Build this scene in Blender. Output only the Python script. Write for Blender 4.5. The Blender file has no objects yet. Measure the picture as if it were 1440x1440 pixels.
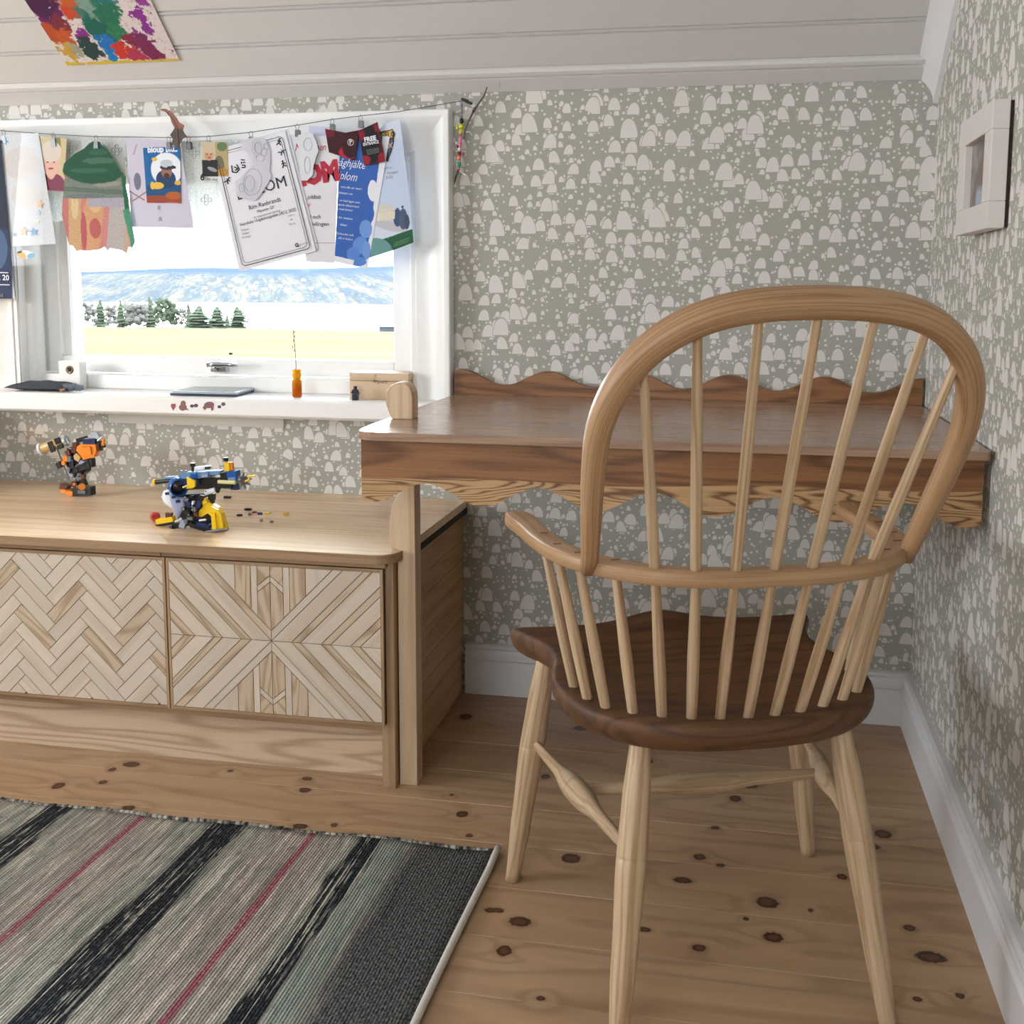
import bpy, math, random
from mathutils import Vector, Matrix
random.seed(7)
S = bpy.context.scene
COL = S.collection

# ------------------------------------------------------------------ camera
YAW, PITCH, ROLL = 0.1835, -0.1196, 0.0056
CAMP = Vector((-0.4001, -2.5039, 1.0063)); FPX = 1500.0; PPX, PPY = 767.5, 585.0
_cy, _sy, _cp, _sp = math.cos(YAW), math.sin(YAW), math.cos(PITCH), math.sin(PITCH)
_f = Vector((-_sy*_cp, _cy*_cp, _sp)); _r = Vector((_cy, _sy, 0)); _u = _r.cross(_f)
_R = _r*math.cos(ROLL)+_u*math.sin(ROLL); _U = -_r*math.sin(ROLL)+_u*math.cos(ROLL)
cd = bpy.data.cameras.new('camera'); cam = bpy.data.objects.new('camera', cd); COL.objects.link(cam)
cam.matrix_world = Matrix((( _R.x, _U.x, -_f.x, CAMP.x), (_R.y, _U.y, -_f.y, CAMP.y), (_R.z, _U.z, -_f.z, CAMP.z), (0, 0, 0, 1)))
cd.sensor_width = 36; cd.lens = 36*FPX/1440; cd.shift_x = -(PPX-720)/1440; cd.shift_y = (PPY-720)/1440
cd.clip_start = 0.02; cd.clip_end = 20000
S.camera = cam

# ------------------------------------------------------------------ light and exposure
S.view_settings.view_transform = 'Standard'; S.view_settings.look = 'None'
S.view_settings.gamma = 1; S.view_settings.exposure = 0.0; S.view_settings.use_curve_mapping = False
W = bpy.data.worlds.new('overcast_sky'); S.world = W; W.use_nodes = True
bg = W.node_tree.nodes['Background']; bg.inputs[0].default_value = (0.88, 0.94, 1.0, 1); bg.inputs[1].default_value = 9.0

def light(name, kind, loc, direction, energy, color, size=None, size_y=None, angle=None):
    d = bpy.data.lights.new(name, kind); d.energy = energy; d.color = color
    if kind == 'AREA':
        d.shape = 'RECTANGLE'; d.size = size; d.size_y = size_y
    if angle is not None: d.angle = angle
    if kind == 'POINT': d.shadow_soft_size = size
    o = bpy.data.objects.new(name, d); COL.objects.link(o); o.location = loc
    if direction is not None: o.rotation_euler = Vector(direction).to_track_quat('-Z', 'Y').to_euler()
    return o
sun = light('sun', 'SUN', (-3, 6, 6), (0.85, -1.0, -1.05), 30.0, (0.90, 0.96, 1.0), angle=math.radians(75))
portal = light('window_portal', 'AREA', (-1.73, 0.19, 1.07), (0, -1, 0), 1, (1, 1, 1), 1.10, 0.56)
portal.data.cycles.is_portal = True
# fill lights added at the unseen rear and left walls; table lamp out of view on the left
rear = light('rear_fill', 'AREA', (-1.5, -4.36, 1.35), (0, 1, -0.08), 12, (0.90, 0.96, 1.0), 1.3, 1.0)
gable = light('gable_fill', 'AREA', (-4.08, -2.0, 1.30), (1, 0.18, -0.02), 44, (0.88, 0.94, 1.0), 1.2, 1.0)
lamp = light('table_lamp_bulb', 'POINT', (-2.85, -.62, 1.0), None, 8.0, (1.0, 0.66, 0.34), 0.05)

# ------------------------------------------------------------------ helpers
def ray(px, py):
    return _R*((px-PPX)/FPX) - _U*((py-PPY)/FPX) + _f
def at(px, py, axis, val):
    d = ray(px, py); t = (val-CAMP[axis])/d[axis]; return CAMP + d*t
def aty(px, py, y): return at(px, py, 1, y)
def atz(px, py, z): return at(px, py, 2, z)

WLOC = {}
def link(o, parent=None, world=None):
    COL.objects.link(o)
    w = Vector(world) if world is not None else Vector((0, 0, 0))
    if parent is not None:
        o.parent = parent; o.location = w - WLOC[parent.name]
    else: o.location = w
    WLOC[o.name] = w
    return o
def tag(o, label=None, cat=None, group=None, kind=None):
    if label: o['label'] = label
    if cat: o['category'] = cat
    if group: o['group'] = group
    if kind: o['kind'] = kind
    return o
def thing(name, label, cat, loc, group=None):
    o = bpy.data.objects.new(name, None); o.empty_display_size = 0.03
    link(o, None, loc); return tag(o, label, cat, group)
def root(name, loc=(0, 0, 0), kind='structure'):
    o = bpy.data.objects.new(name, None); o.empty_display_size = 0.03
    link(o, None, loc); o['kind'] = kind; return o

class MB:
    def __init__(s): s.v = []; s.f = []; s.uv = None
    def add(s, vs, fs):
        n = len(s.v); s.v += [Vector(q) for q in vs]; s.f += [tuple(i+n for i in f) for f in fs]; return s
    def box(s, c, d, R=None):
        c = Vector(c); h = Vector(d)*0.5; vs = []
        for z in (-1, 1):
            for x, y in ((-1, -1), (1, -1), (1, 1), (-1, 1)):
                q = Vector((x*h.x, y*h.y, z*h.z)); vs.append(c + (R @ q if R else q))
        return s.add(vs, [(3, 2, 1, 0), (4, 5, 6, 7), (0, 1, 5, 4), (1, 2, 6, 5), (2, 3, 7, 6), (3, 0, 4, 7)])
    def bb(s, a, b):
        a = Vector(a); b = Vector(b); d = b-a
        return s.box((a+b)/2, (abs(d.x), abs(d.y), abs(d.z)))
    def prism(s, pts, off):            # pts: 3D polygon, off: extrusion vector
        n = len(pts); off = Vector(off); vs = [Vector(p) for p in pts] + [Vector(p)+off for p in pts]
        return s.add(vs, [tuple(range(n)), tuple(reversed(range(n, 2*n)))] + [(i, i+n, (i+1) % n+n, (i+1) % n) for i in range(n)])
    def lathe(s, prof, M=None, seg=20):  # prof: (r, z)
        M = M or Matrix.Identity(4); n = len(s.v); k = len(prof)
        for r, z in prof:
            for j in range(seg):
                a = 2*math.pi*j/seg; s.v.append(M @ Vector((r*math.cos(a), r*math.sin(a), z)))
        for i in range(k-1):
            for j in range(seg):
                s.f.append((n+i*seg+j, n+i*seg+(j+1) % seg, n+(i+1)*seg+(j+1) % seg, n+(i+1)*seg+j))
        s.f.append(tuple(n+j for j in reversed(range(seg)))); s.f.append(tuple(n+(k-1)*seg+j for j in range(seg)))
        return s
    def cyl(s, a, b, r0, r1=None, seg=12):
        a = Vector(a); b = Vector(b); r1 = r0 if r1 is None else r1
        M = Matrix.Translation(a) @ (b-a).to_track_quat('Z', 'X').to_matrix().to_4x4()
        return s.lathe([(r0, 0), (r1, (b-a).length)], M, seg)
    def sweep(s, path, sec, up=None, closed=False):
        """path: list of (point, widthvec, heightvec); sec: unit 2D section"""
        n = len(s.v); k = len(sec); uv = []; L = 0; last = None
        per = [0]
        for i in range(k): per.append(per[-1] + 1.0/k)
        for p, a, b in path:
            p = Vector(p)
            if last is not None: L += (p-last).length
            last = p
            for i, (x, y) in enumerate(sec):
                s.v.append(p + Vector(a)*x + Vector(b)*y); uv.append((L, i/k))
        m = len(path)
        for i in range(m-1):
            for j in range(k):
                s.f.append((n+i*k+j, n+i*k+(j+1) % k, n+(i+1)*k+(j+1) % k, n+(i+1)*k+j))
        s.f.append(tuple(n+j for j in reversed(range(k)))); s.f.append(tuple(n+(m-1)*k+j for j in range(k)))
        s.uv = uv
        return s
    def tube(s, pts, r, seg=8):
        pts = [Vector(p) for p in pts]; path = []
        rr = r if isinstance(r, (list, tuple)) else [r]*len(pts)
        for i, p in enumerate(pts):
            t = (pts[min(i+1, len(pts)-1)] - pts[max(i-1, 0)]).normalized()
            a = t.orthogonal().normalized() if i == 0 else (a - t*a.dot(t)).normalized()
            path.append((p, a*rr[i], t.cross(a)*rr[i]))
        return s.sweep(path, [(math.cos(2*math.pi*j/seg), math.sin(2*math.pi*j/seg)) for j in range(seg)])
    def build(s, name, mat, parent=None, origin=None, rot=None, smooth=False, bevel=0, kind=None):
        o_ = Vector(origin) if origin is not None else sum(s.v, Vector())/max(1, len(s.v))
        Ri = rot.to_3x3().inverted() if rot is not None else None
        vs = [(Ri @ (q-o_)) if Ri else (q-o_) for q in s.v]
        me = bpy.data.meshes.new(name); me.from_pydata([tuple(q) for q in vs], [], s.f); me.validate()
        import bmesh
        bm = bmesh.new(); bm.from_mesh(me); bmesh.ops.recalc_face_normals(bm, faces=bm.faces); bm.to_mesh(me); bm.free()
        if s.uv and len(s.uv) == len(s.v):
            l = me.uv_layers.new(name='u')
            for lp in me.loops: l.data[lp.index].uv = s.uv[lp.vertex_index]
        if smooth:
            for p in me.polygons: p.use_smooth = True
        me.materials.append(mat)
        o = bpy.data.objects.new(name, me); link(o, parent, o_)
        if rot is not None: o.rotation_euler = rot.to_euler()
        if bevel:
            b = o.modifiers.new('edge', 'BEVEL'); b.width = bevel; b.segments = 2; b.limit_method = 'ANGLE'
        if smooth and smooth != 'all':
            try: me.set_sharp_from_angle(angle=math.radians(40))
            except Exception: pass
        if kind: o['kind'] = kind
        return o

def srgb(c):
    if isinstance(c, str): c = tuple(int(c[i:i+2], 16) for i in (0, 2, 4))
    return tuple(((x/255)/12.92 if x/255 <= .04045 else ((x/255+.055)/1.055)**2.4) for x in c) + (1,)

class NT:
    """tiny node writer"""
    def __init__(s, name, rough=.5, spec=.5, metallic=0.0):
        s.m = bpy.data.materials.new(name); s.m.use_nodes = True; s.t = s.m.node_tree
        s.b = s.t.nodes['Principled BSDF']; s.b.inputs['Roughness'].default_value = rough
        s.b.inputs['Specular IOR Level'].default_value = spec; s.b.inputs['Metallic'].default_value = metallic
    def n(s, typ, **k):
        q = s.t.nodes.new(typ)
        for a, v in k.items(): setattr(q, a, v)
        return q
    def put(s, inp, v):
        if isinstance(v, bpy.types.NodeSocket): s.t.links.new(v, inp)
        else: inp.default_value = v
    def m2(s, op, a, b=0.0, c=0.0, clamp=False):
        q = s.n('ShaderNodeMath', operation=op, use_clamp=clamp)
        s.put(q.inputs[0], a); s.put(q.inputs[1], b)
        if op in ('MULTIPLY_ADD', 'SMOOTH_MIN', 'COMPARE'): s.put(q.inputs[2], c)
        return q.outputs[0]
    def vm(s, op, a, b=(0, 0, 0), out=0):
        q = s.n('ShaderNodeVectorMath', operation=op); s.put(q.inputs[0], a)
        if op == 'SCALE': s.put(q.inputs['Scale'], b)
        elif op not in ('LENGTH', 'ABSOLUTE'): s.put(q.inputs[1], b)
        return q.outputs['Value'] if op in ('LENGTH', 'DOT_PRODUCT', 'DISTANCE') else q.outputs[0]
    def sep(s, v):
        q = s.n('ShaderNodeSeparateXYZ'); s.put(q.inputs[0], v); return q.outputs
    def comb(s, x=0.0, y=0.0, z=0.0):
        q = s.n('ShaderNodeCombineXYZ'); s.put(q.inputs[0], x); s.put(q.inputs[1], y); s.put(q.inputs[2], z); return q.outputs[0]
    def noise(s, v, scale=1.0, detail=2.0, rough=.5, dist=0.0, out='Fac'):
        q = s.n('ShaderNodeTexNoise'); s.put(q.inputs['Vector'], v); q.inputs['Scale'].default_value = scale
        q.inputs['Detail'].default_value = detail; q.inputs['Roughness'].default_value = rough; q.inputs['Distortion'].default_value = dist
        return q.outputs[out]
    def mix(s, f, a, b, mode='MIX'):
        q = s.n('ShaderNodeMix', data_type='RGBA', blend_type=mode); q.clamp_factor = True
        s.put(q.inputs[0], f); s.put(q.inputs[6], a); s.put(q.inputs[7], b); return q.outputs[2]
    def ramp(s, f, stops, interp='LINEAR'):
        q = s.n('ShaderNodeValToRGB'); s.put(q.inputs[0], f); e = q.color_ramp; e.interpolation = interp
        while len(e.elements) < len(stops): e.elements.new(0.5)
        for el, (p, c) in zip(e.elements, stops):
            el.position = p; el.color = c
        return q.outputs[0]
    def rng(s, f, a, b, c=0.0, d=1.0):
        q = s.n('ShaderNodeMapRange'); q.clamp = True; s.put(q.inputs[0], f)
        for i, v in enumerate((a, b, c, d)): q.inputs[i+1].default_value = v
        return q.outputs[0]
    def obj(s): return s.n('ShaderNodeTexCoord').outputs['Object']
    def pos(s): return s.n('ShaderNodeNewGeometry').outputs['Position']
    def rand(s): return s.n('ShaderNodeObjectInfo').outputs['Random']
    def color(s, c): s.put(s.b.inputs['Base Color'], c); return s
    def bump(s, h, strength=.3, dist=.001):
        q = s.n('ShaderNodeBump'); q.inputs['Strength'].default_value = strength; q.inputs['Distance'].default_value = dist
        s.put(q.inputs['Height'], h); s.t.links.new(q.outputs[0], s.b.inputs['Normal']); return s

_plain = {}
def plain(name, c, rough=.5, spec=.5, metallic=0, vary=.04, trans=0):
    """smooth surface with a faint procedural mottling"""
    if name in _plain: return _plain[name]
    k = NT(name, rough, spec, metallic); c = srgb(c)
    f = k.noise(k.obj(), 35, 3)
    lo = tuple(x*(1-vary) for x in c[:3])+(1,); hi = tuple(min(1, x*(1+vary)) for x in c[:3])+(1,)
    k.color(k.mix(f, lo, hi))
    if trans: k.b.inputs['Transmission Weight'].default_value = trans
    _plain[name] = k.m
    return k.m

def wood(name, light_c, dark_c, axis='X', rings=9, ring_amt=.55, low=(1.1, 9, 9), fibre=.35, rough=.45, spec=.4, vary=.12, coat=0):
    k = NT(name, rough, spec); L = srgb(light_c); D = srgb(dark_c)
    if axis == 'UV':
        u = k.sep(k.n('ShaderNodeTexCoord').outputs['UV'])
        v = k.comb(u[0], k.m2('MULTIPLY', u[1], .12), 0.0)
    else:
        q = k.sep(k.obj())
        v = {'X': k.comb(q[0], q[1], q[2]), 'Y': k.comb(q[1], q[0], q[2]), 'Z': k.comb(q[2], q[0], q[1])}[axis]
    rnd = k.rand(); off = k.vm('SCALE', (13.7, 7.1, 3.3), k.m2('MULTIPLY', rnd, 9.0))
    v = k.vm('ADD', v, off)
    n1 = k.noise(k.vm('MULTIPLY', v, low), 1.0, 2.5, .45, .25)
    rg = k.m2('SINE', k.m2('MULTIPLY', n1, rings*6.283))
    rg = k.rng(rg, -.55, 1.0, 0, 1); rg = k.m2('POWER', rg, 1.8)
    fb = k.noise(k.vm('MULTIPLY', v, (7, 300, 300)), 1.0, 3.0, .7)
    mid = k.noise(k.vm('MULTIPLY', v, (3, 60, 60)), 1.0, 2.0, .6)
    f = k.m2('ADD', k.m2('MULTIPLY', rg, ring_amt), k.m2('MULTIPLY', k.rng(fb, .35, .75), fibre))
    f = k.m2('ADD', f, k.m2('MULTIPLY', k.m2('SUBTRACT', mid, .5), .45))
    c = k.mix(f, L, D)
    c = k.mix(k.m2('MULTIPLY', rnd, vary*2), c, tuple(x*.62 for x in L[:3])+(1,))
    k.color(c); k.bump(fb, .25, .0004)
    if coat: k.b.inputs['Coat Weight'].default_value = coat; k.b.inputs['Coat Roughness'].default_value = .35
    return k.m

# ------------------------------------------------------------------ materials
def wallpaper(name, a, b):
    """print of cream domes of many sizes on sage grey; a,b = the wall's horizontal and vertical axes"""
    k = NT(name, .75, .25)
    p = k.sep(k.pos()); uv = k.comb(p[a], p[b], 0.0)
    ink = (0.70, 0.67, 0.63, 1); ground = (0.36, 0.355, 0.31, 1)
    covered = None; white = None
    for (sc, rnd, hw0, hw1, h0, h1, keep, seed, marg) in (
            (13.5, .8, .0130, .0205, .028, .047, .40, (3.1, 1.7, 0), .0014),
            (23, .75, .0100, .0152, .020, .031, .78, (11.3, 4.2, 0), .0020),
            (39, .8, .0045, .0066, .009, .014, .60, (7.9, 9.4, 0), .0020),
            (66, .85, .0021, .0034, .004, .0062, .72, (5.2, 2.6, 0), .0014)):
        vo = k.n('ShaderNodeTexVoronoi', voronoi_dimensions='2D', feature='F1'); vo.inputs['Scale'].default_value = sc
        vo.inputs['Randomness'].default_value = rnd
        uvs = k.vm('ADD', uv, seed); k.put(vo.inputs['Vector'], uvs)
        d = k.sep(k.vm('SUBTRACT', uvs, vo.outputs['Position'])); rc = k.sep(vo.outputs['Color'])
        hw = k.rng(rc[0], 0, 1, hw0, hw1); hh = k.rng(k.m2('ADD', k.m2('MULTIPLY', rc[0], .6), k.m2('MULTIPLY', rc[1], .4)), 0, 1, h0, h1)
        dy = k.m2('ADD', d[1], k.m2('MULTIPLY', hh, .5))
        skew = k.m2('MULTIPLY', k.m2('MULTIPLY', dy, k.m2('SUBTRACT', rc[1], .5)), .35)
        dx = k.m2('ABSOLUTE', k.m2('ADD', d[0], skew))
        e = k.m2('ADD', k.m2('POWER', k.m2('DIVIDE', dx, hw), 2.2), k.m2('POWER', k.m2('DIVIDE', k.m2('MAXIMUM', dy, 0.0), hh), 2.0))
        sd = k.m2('MAXIMUM', k.m2('MULTIPLY', k.m2('SUBTRACT', k.m2('SQRT', e), 1.0), hw), k.m2('MULTIPLY', dy, -1.0))
        sd = k.m2('ADD', sd, k.m2('MULTIPLY', k.m2('GREATER_THAN', rc[2], keep), 1.0))
        ins = k.rng(sd, .0004, -.0004, 0, 1); out = k.rng(sd, marg+.0003, marg-.0003, 0, 1)
        if white is None: white, covered = ins, out
        else:
            white = k.m2('ADD', white, k.m2('MULTIPLY', ins, k.m2('SUBTRACT', 1.0, covered)), clamp=True)
            covered = k.m2('MAXIMUM', covered, out)
    tone = k.noise(uv, 3.0, 2); g2 = k.mix(tone, ground, tuple(x*1.12 for x in ground[:3])+(1,))
    k.color(k.mix(white, g2, ink)); k.bump(k.noise(uv, 600, 2), .08, .0004)
    return k.m
M_WALL_B = wallpaper('wallpaper_back', 0, 2)
M_WALL_R = wallpaper('wallpaper_right', 1, 2)
M_WHITE = plain('white_gloss_paint', (238, 238, 236), .32, .5, vary=.02)
M_SILL = plain('white_satin_sill_paint', (240, 239, 237), .3, .5, vary=.02)
M_CEIL = plain('white_board_paint', (206, 203, 201), .4, .5, vary=.02)
M_TRIM = plain('white_trim_paint', (218, 217, 218), .35, .5, vary=.02)
M_PLASTER = plain('cream_plaster', (205, 200, 190), .8, .3)

ASH_L, ASH_D = (198, 172, 140), (154, 122, 88)
M_ASH_Z = wood('ash_turned', ASH_L, ASH_D, 'Z', 6, .62, (1.1, 42, 42), .45, .42)
M_ASH_UV = wood('ash_bent', (184, 148, 110), (140, 100, 66), 'UV', 9, .55, (.9, 60, 60), .55, .42)
M_SEAT = wood('elm_seat', (104, 70, 44), (54, 36, 22), 'X', 12, .5, (1.2, 8, 8), .5, .55, vary=.05)
M_DESK = wood('desk_top_oak', (172, 140, 118), (120, 92, 74), 'X', 8, .35, (.7, 16, 16), .45, .22, spec=.55, vary=.05)
M_APRON = wood('desk_apron_elm', (152, 104, 64), (78, 46, 24), 'X', 13, .55, (1.0, 8, 8), .4, .45, vary=.04)
M_SAPWOOD = wood('pale_sapwood', (196, 158, 112), (104, 68, 40), 'X', 26, .8, (2.2, 16, 16), .35, .5, vary=.04)
M_BENCH = wood('bench_top_oak', (232, 204, 170), (190, 156, 118), 'X', 7, .35, (.7, 12, 12), .35, .27, vary=.05)
M_FRAME_X = wood('cabinet_rail_ash', (168, 136, 104), (118, 90, 64), 'X', 7, .4, (.9, 14, 14), .4, .45)
M_FRAME_Z = wood('cabinet_stile_ash', (176, 144, 112), (128, 98, 70), 'Z', 7, .4, (.9, 20, 20), .4, .45)
M_PALE = wood('pale_ash_slat', (212, 196, 178), (180, 158, 134), 'X', 4, .35, (1.2, 14, 14), .3, .5, vary=.16)
M_GRAIN = wood('grained_ash_slat', (202, 180, 154), (156, 128, 98), 'X', 11, .7, (1.5, 14, 14), .35, .5, vary=.10)
M_PLINTH = wood('plinth_ash', (212, 186, 158), (164, 134, 106), 'X', 12, .75, (.9, 9, 9), .3, .45)
M_POST = wood('post_ash', (216, 190, 158), (182, 148, 114), 'Z', 6, .5, (.8, 12, 12), .3, .42)
M_PANEL = wood('side_panel_ash', (190, 150, 108), (146, 106, 72), 'Y', 6, .4, (.9, 14, 14), .35, .5)
M_DARK = plain('dark_gap', (46, 30, 20), .8)

KNOTS = [(911,1070,7,5),(767,1092,6,4),(1052,1105,12,4),(1034,1123,8,5),(1006,1164,6,3),(984,1205,8,5),(803,1207,13,8),(960,1238,12,5),
 (1079,1269,15,9),(1049,1292,4,3),(1087,1318,13,8),(983,1333,9,6),(731,1296,15,8),(709,1337,10,9),(906,1307,9,4),(1195,1048,7,3),(1242,1173,11,7),
 (1231,1191,5,4),(1184,1233,7,5),(1279,1305,8,5),(1309,1346,20,9),(817,1024,9,4),(1013,1217,6,3),(700,1280,8,4),(185,1075,12,4),(158,1082,5,3),(82,1105,8,5),
 (145,1100,6,3),(432,1095,7,3),(429,1111,8,4),(324,1084,4,2),(655,1008,8,5),(181,1136,9,4),(422,1162,10,4),(650,1145,8,5),(635,1118,3,2),(1350,1400,6,5),(1140,1280,3,3),
 (470,1160,5,3),(660,1175,5,3),(690,1280,8,4),(632,1310,6,4),(760,1404,6,4),(1290,1405,6,4)]
def pine(name):
    k = NT(name, .38, .45); p = k.sep(k.pos()); v = k.comb(p[0], p[1], 0.0)
    rnd = k.rand(); off = k.vm('SCALE', (5.1, 2.3, 1.7), k.m2('MULTIPLY', rnd, 10.0)); vo = k.vm('ADD', v, off)
    best = None
    for px, py, rx, ry in KNOTS:
        c = atz(px, py, 0); a = atz(px+rx, py, 0); b = atz(px, py+ry, 0)
        wx = max(.004, (a-c).length); wy = max(.004, (b-c).length*.8)
        d = k.vm('LENGTH', k.vm('MULTIPLY', k.vm('SUBTRACT', v, (c.x, c.y, 0)), (1/wx, 1/wy, 0)))
        best = d if best is None else k.m2('MINIMUM', best, d)
    wob = k.m2('MULTIPLY', k.m2('SUBTRACT', k.noise(v, 160, 2), .5), .7)
    kd = k.m2('ADD', best, wob)
    near = k.m2('DIVIDE', 1.0, k.m2('ADD', 1.0, k.m2('MULTIPLY', k.m2('MULTIPLY', best, best), .12)))
    n1 = k.noise(k.vm('MULTIPLY', vo, (.8, 9, 9)), 1.0, 2.5, .45, .3)
    rg = k.m2('SINE', k.m2('MULTIPLY', k.m2('ADD', n1, k.m2('MULTIPLY', near, .16)), 44.0))
    rg = k.m2('POWER', k.rng(rg, -.3, 1, 0, 1), 2.4)
    fb = k.noise(k.vm('MULTIPLY', vo, (5, 260, 260)), 1, 2, .6); mid = k.noise(k.vm('MULTIPLY', vo, (1.5, 22, 22)), 1, 2, .5)
    f = k.m2('ADD', k.m2('MULTIPLY', rg, .33), k.m2('ADD', k.m2('MULTIPLY', fb, .22), k.m2('MULTIPLY', k.m2('SUBTRACT', mid, .45), .8)))
    c = k.mix(f, srgb((184, 153, 120)), srgb((126, 95, 66)))
    c = k.mix(k.m2('MULTIPLY', rnd, .32), c, srgb((152, 116, 82)))
    c = k.mix(k.m2('MULTIPLY', k.rng(kd, 2.0, .9, 0, 1), .45), c, srgb((124, 86, 56)))
    c = k.mix(k.rng(kd, 1.15, .95, 0, 1), c, srgb((62, 38, 24)))
    c = k.mix(k.rng(kd, .72, .5, 0, .75), c, srgb((104, 66, 42)))
    k.color(c); k.bump(fb, .2, .0005)
    return k.m
M_PINE = pine('pine_floorboard')

# ------------------------------------------------------------------ room shell
CZ0, CS = 1.47, .807                      # sloping ceiling: z = CZ0 - CS*y
WX0, WX1, WZ0, WZ1 = -2.27, -1.195, .735, 1.322   # window opening
XL, YR, ZT = -4.2, -4.5, 2.35
b = MB()
b.bb((XL-.15, 0, -.1), (WX0, .25, 1.62)); b.bb((WX1, 0, -.1), (.15, .25, 1.62))
b.bb((WX0, 0, -.1), (WX1, .25, .69)); b.bb((WX0, 0, WZ1), (WX1, .25, 1.62))
b.build('wall_back', M_WALL_B, kind='structure')
MB().bb((0, YR-.15, -.1), (.15, 0, 2.6)).build('wall_right', M_WALL_R, kind='structure')
gw = MB()
gw.bb((XL-.15, YR, -.1), (XL, -2.62, 2.6)); gw.bb((XL-.15, -1.38, -.1), (XL, 0, 2.6)); gw.bb((XL-.15, -2.62, -.1), (XL, -1.38, .78)); gw.bb((XL-.15, -2.62, 1.82), (XL, -1.38, 2.6))
gw.build('wall_left', M_PLASTER, kind='structure')
rw = MB()
rw.bb((XL-.15, YR-.15, -.1), (-2.17, YR, 2.6)); rw.bb((-.83, YR-.15, -.1), (0, YR, 2.6)); rw.bb((-2.17, YR-.15, -.1), (-.83, YR, .83)); rw.bb((-2.17, YR-.15, 1.87), (-.83, YR, 2.6))
rw.build('wall_rear', M_PLASTER, kind='structure')

fl = MB().bb((XL, YR, -.1), (0, 0, -.022)).build('floor', M_DARK, kind='structure')
PW = .1385; y = -.0195; i = 0
while y > YR:
    y1 = max(YR, y-PW); xs = [XL, 0]
    if i % 3 == 1: xs = [XL, -3.1-.2*(i % 5), 0]
    for a, c in zip(xs[:-1], xs[1:]):
        MB().bb((a+.0005, y1+.0006, -.022), (c-.0005, y-.0006, 0)).build('plank', M_PINE, fl, bevel=.0012)
    y = y1; i += 1
MB().bb((-1.0, -.0195, -.022), (0, 0, -.001)).build('plank', M_PINE, fl)

# ceiling: beaded boards running along x, laid up the slope
sl = math.hypot(1, CS); sd_ = Vector((0, -1, CS))/sl; nn = Vector((0, -CS, -1))/sl    # up the slope / towards the room
def cp(x, s_, h=0.0): return Vector((x, 0, CZ0)) + sd_*s_ + nn*h
SMAX = (ZT-CZ0)/CS*sl
ce = MB().add([cp(XL, -.0, -.02), cp(0, -.0, -.02), cp(0, SMAX, -.02), cp(XL, SMAX, -.02), cp(XL, 0, -.12), cp(0, 0, -.12), cp(0, SMAX, -.12), cp(XL, SMAX, -.12)],
    [(0, 1, 2, 3), (7, 6, 5, 4), (0, 4, 5, 1), (1, 5, 6, 2), (2, 6, 7, 3), (3, 7, 4, 0)]).build('ceiling', M_CEIL, kind='structure')
s0 = .152; BW = .094
pos_s = [s0-2*BW+.042] 
s_ = .058
while s_ < SMAX-.01:
    e_ = min(s_+BW, SMAX)
    prof = [(0, -.02), (0, -.0050), (.0012, 0), (BW*.5, .0), (e_-s_-.0130, 0), (e_-s_-.0122, -.0045), (e_-s_-.0100, -.0045), (e_-s_-.0092, 0), (e_-s_-.0040, .0008), (e_-s_-.0026, -.0050), (e_-s_-.0012, -.0050), (e_-s_-.001, -.02)]
    m = MB(); m.prism([cp(XL, s_+a, h) for a, h in prof], (-XL, 0, 0)); m.build('ceiling_board', M_CEIL, ce)
    s_ += BW
MB().bb((XL, YR, ZT), (0, -(ZT-CZ0)/CS, ZT+.1)).build('ceiling_flat', M_CEIL, kind='structure')
# eaves trim: flat strip + bead, scribed against the back wall
m = MB(); m.prism([cp(XL, q, h) for q, h in ((-.004, -.02), (-.004, .009), (.032, .009), (.034, .004), (.037, .004), (.040, .010), (.050, .009), (.054, .003), (.058, .001), (.058, -.02))], (-XL-.0, 0, 0))
m.build('trim_1', M_CEIL, kind='structure')
# cove moulding up the right hand slope
prof = [(0, 1.480), (-.050, 1.480), (-.048, 1.468), (-.040, 1.462), (-.028, 1.452), (-.018, 1.438), (-.012, 1.424), (-.010, 1.411), (0, 1.409)]
m = MB(); L_ = (ZT-1.48)/CS
m.prism([(x, -.001, z) for x, z in prof], (0, -L_, L_*CS)); m.build('trim_2', M_TRIM, kind='structure', smooth=True)

# baseboards with a moulded top, mitred profile
BP = [(0, 0), (.020, 0), (.020, .086), (.0225, .090), (.0165, .096), (.0165, .104), (.013, .112), (.018, .118), (.018, .124), (.012, .127), (0, .127)]
m = MB(); m.prism([(-1.062, -d, z) for d, z in BP], (1.062, 0, 0)); m.build('baseboard_back', M_TRIM, kind='structure')
m = MB(); m.prism([(-d, -.0225, z) for d, z in BP], (0, YR+.0225, 0)); m.build('baseboard_right', M_TRIM, kind='structure')

# ------------------------------------------------------------------ window_1
win = root('window_1', (-1.73, 0, 1.03))
win['label'] = 'white casement window looking out over a field and a lake'
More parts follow.
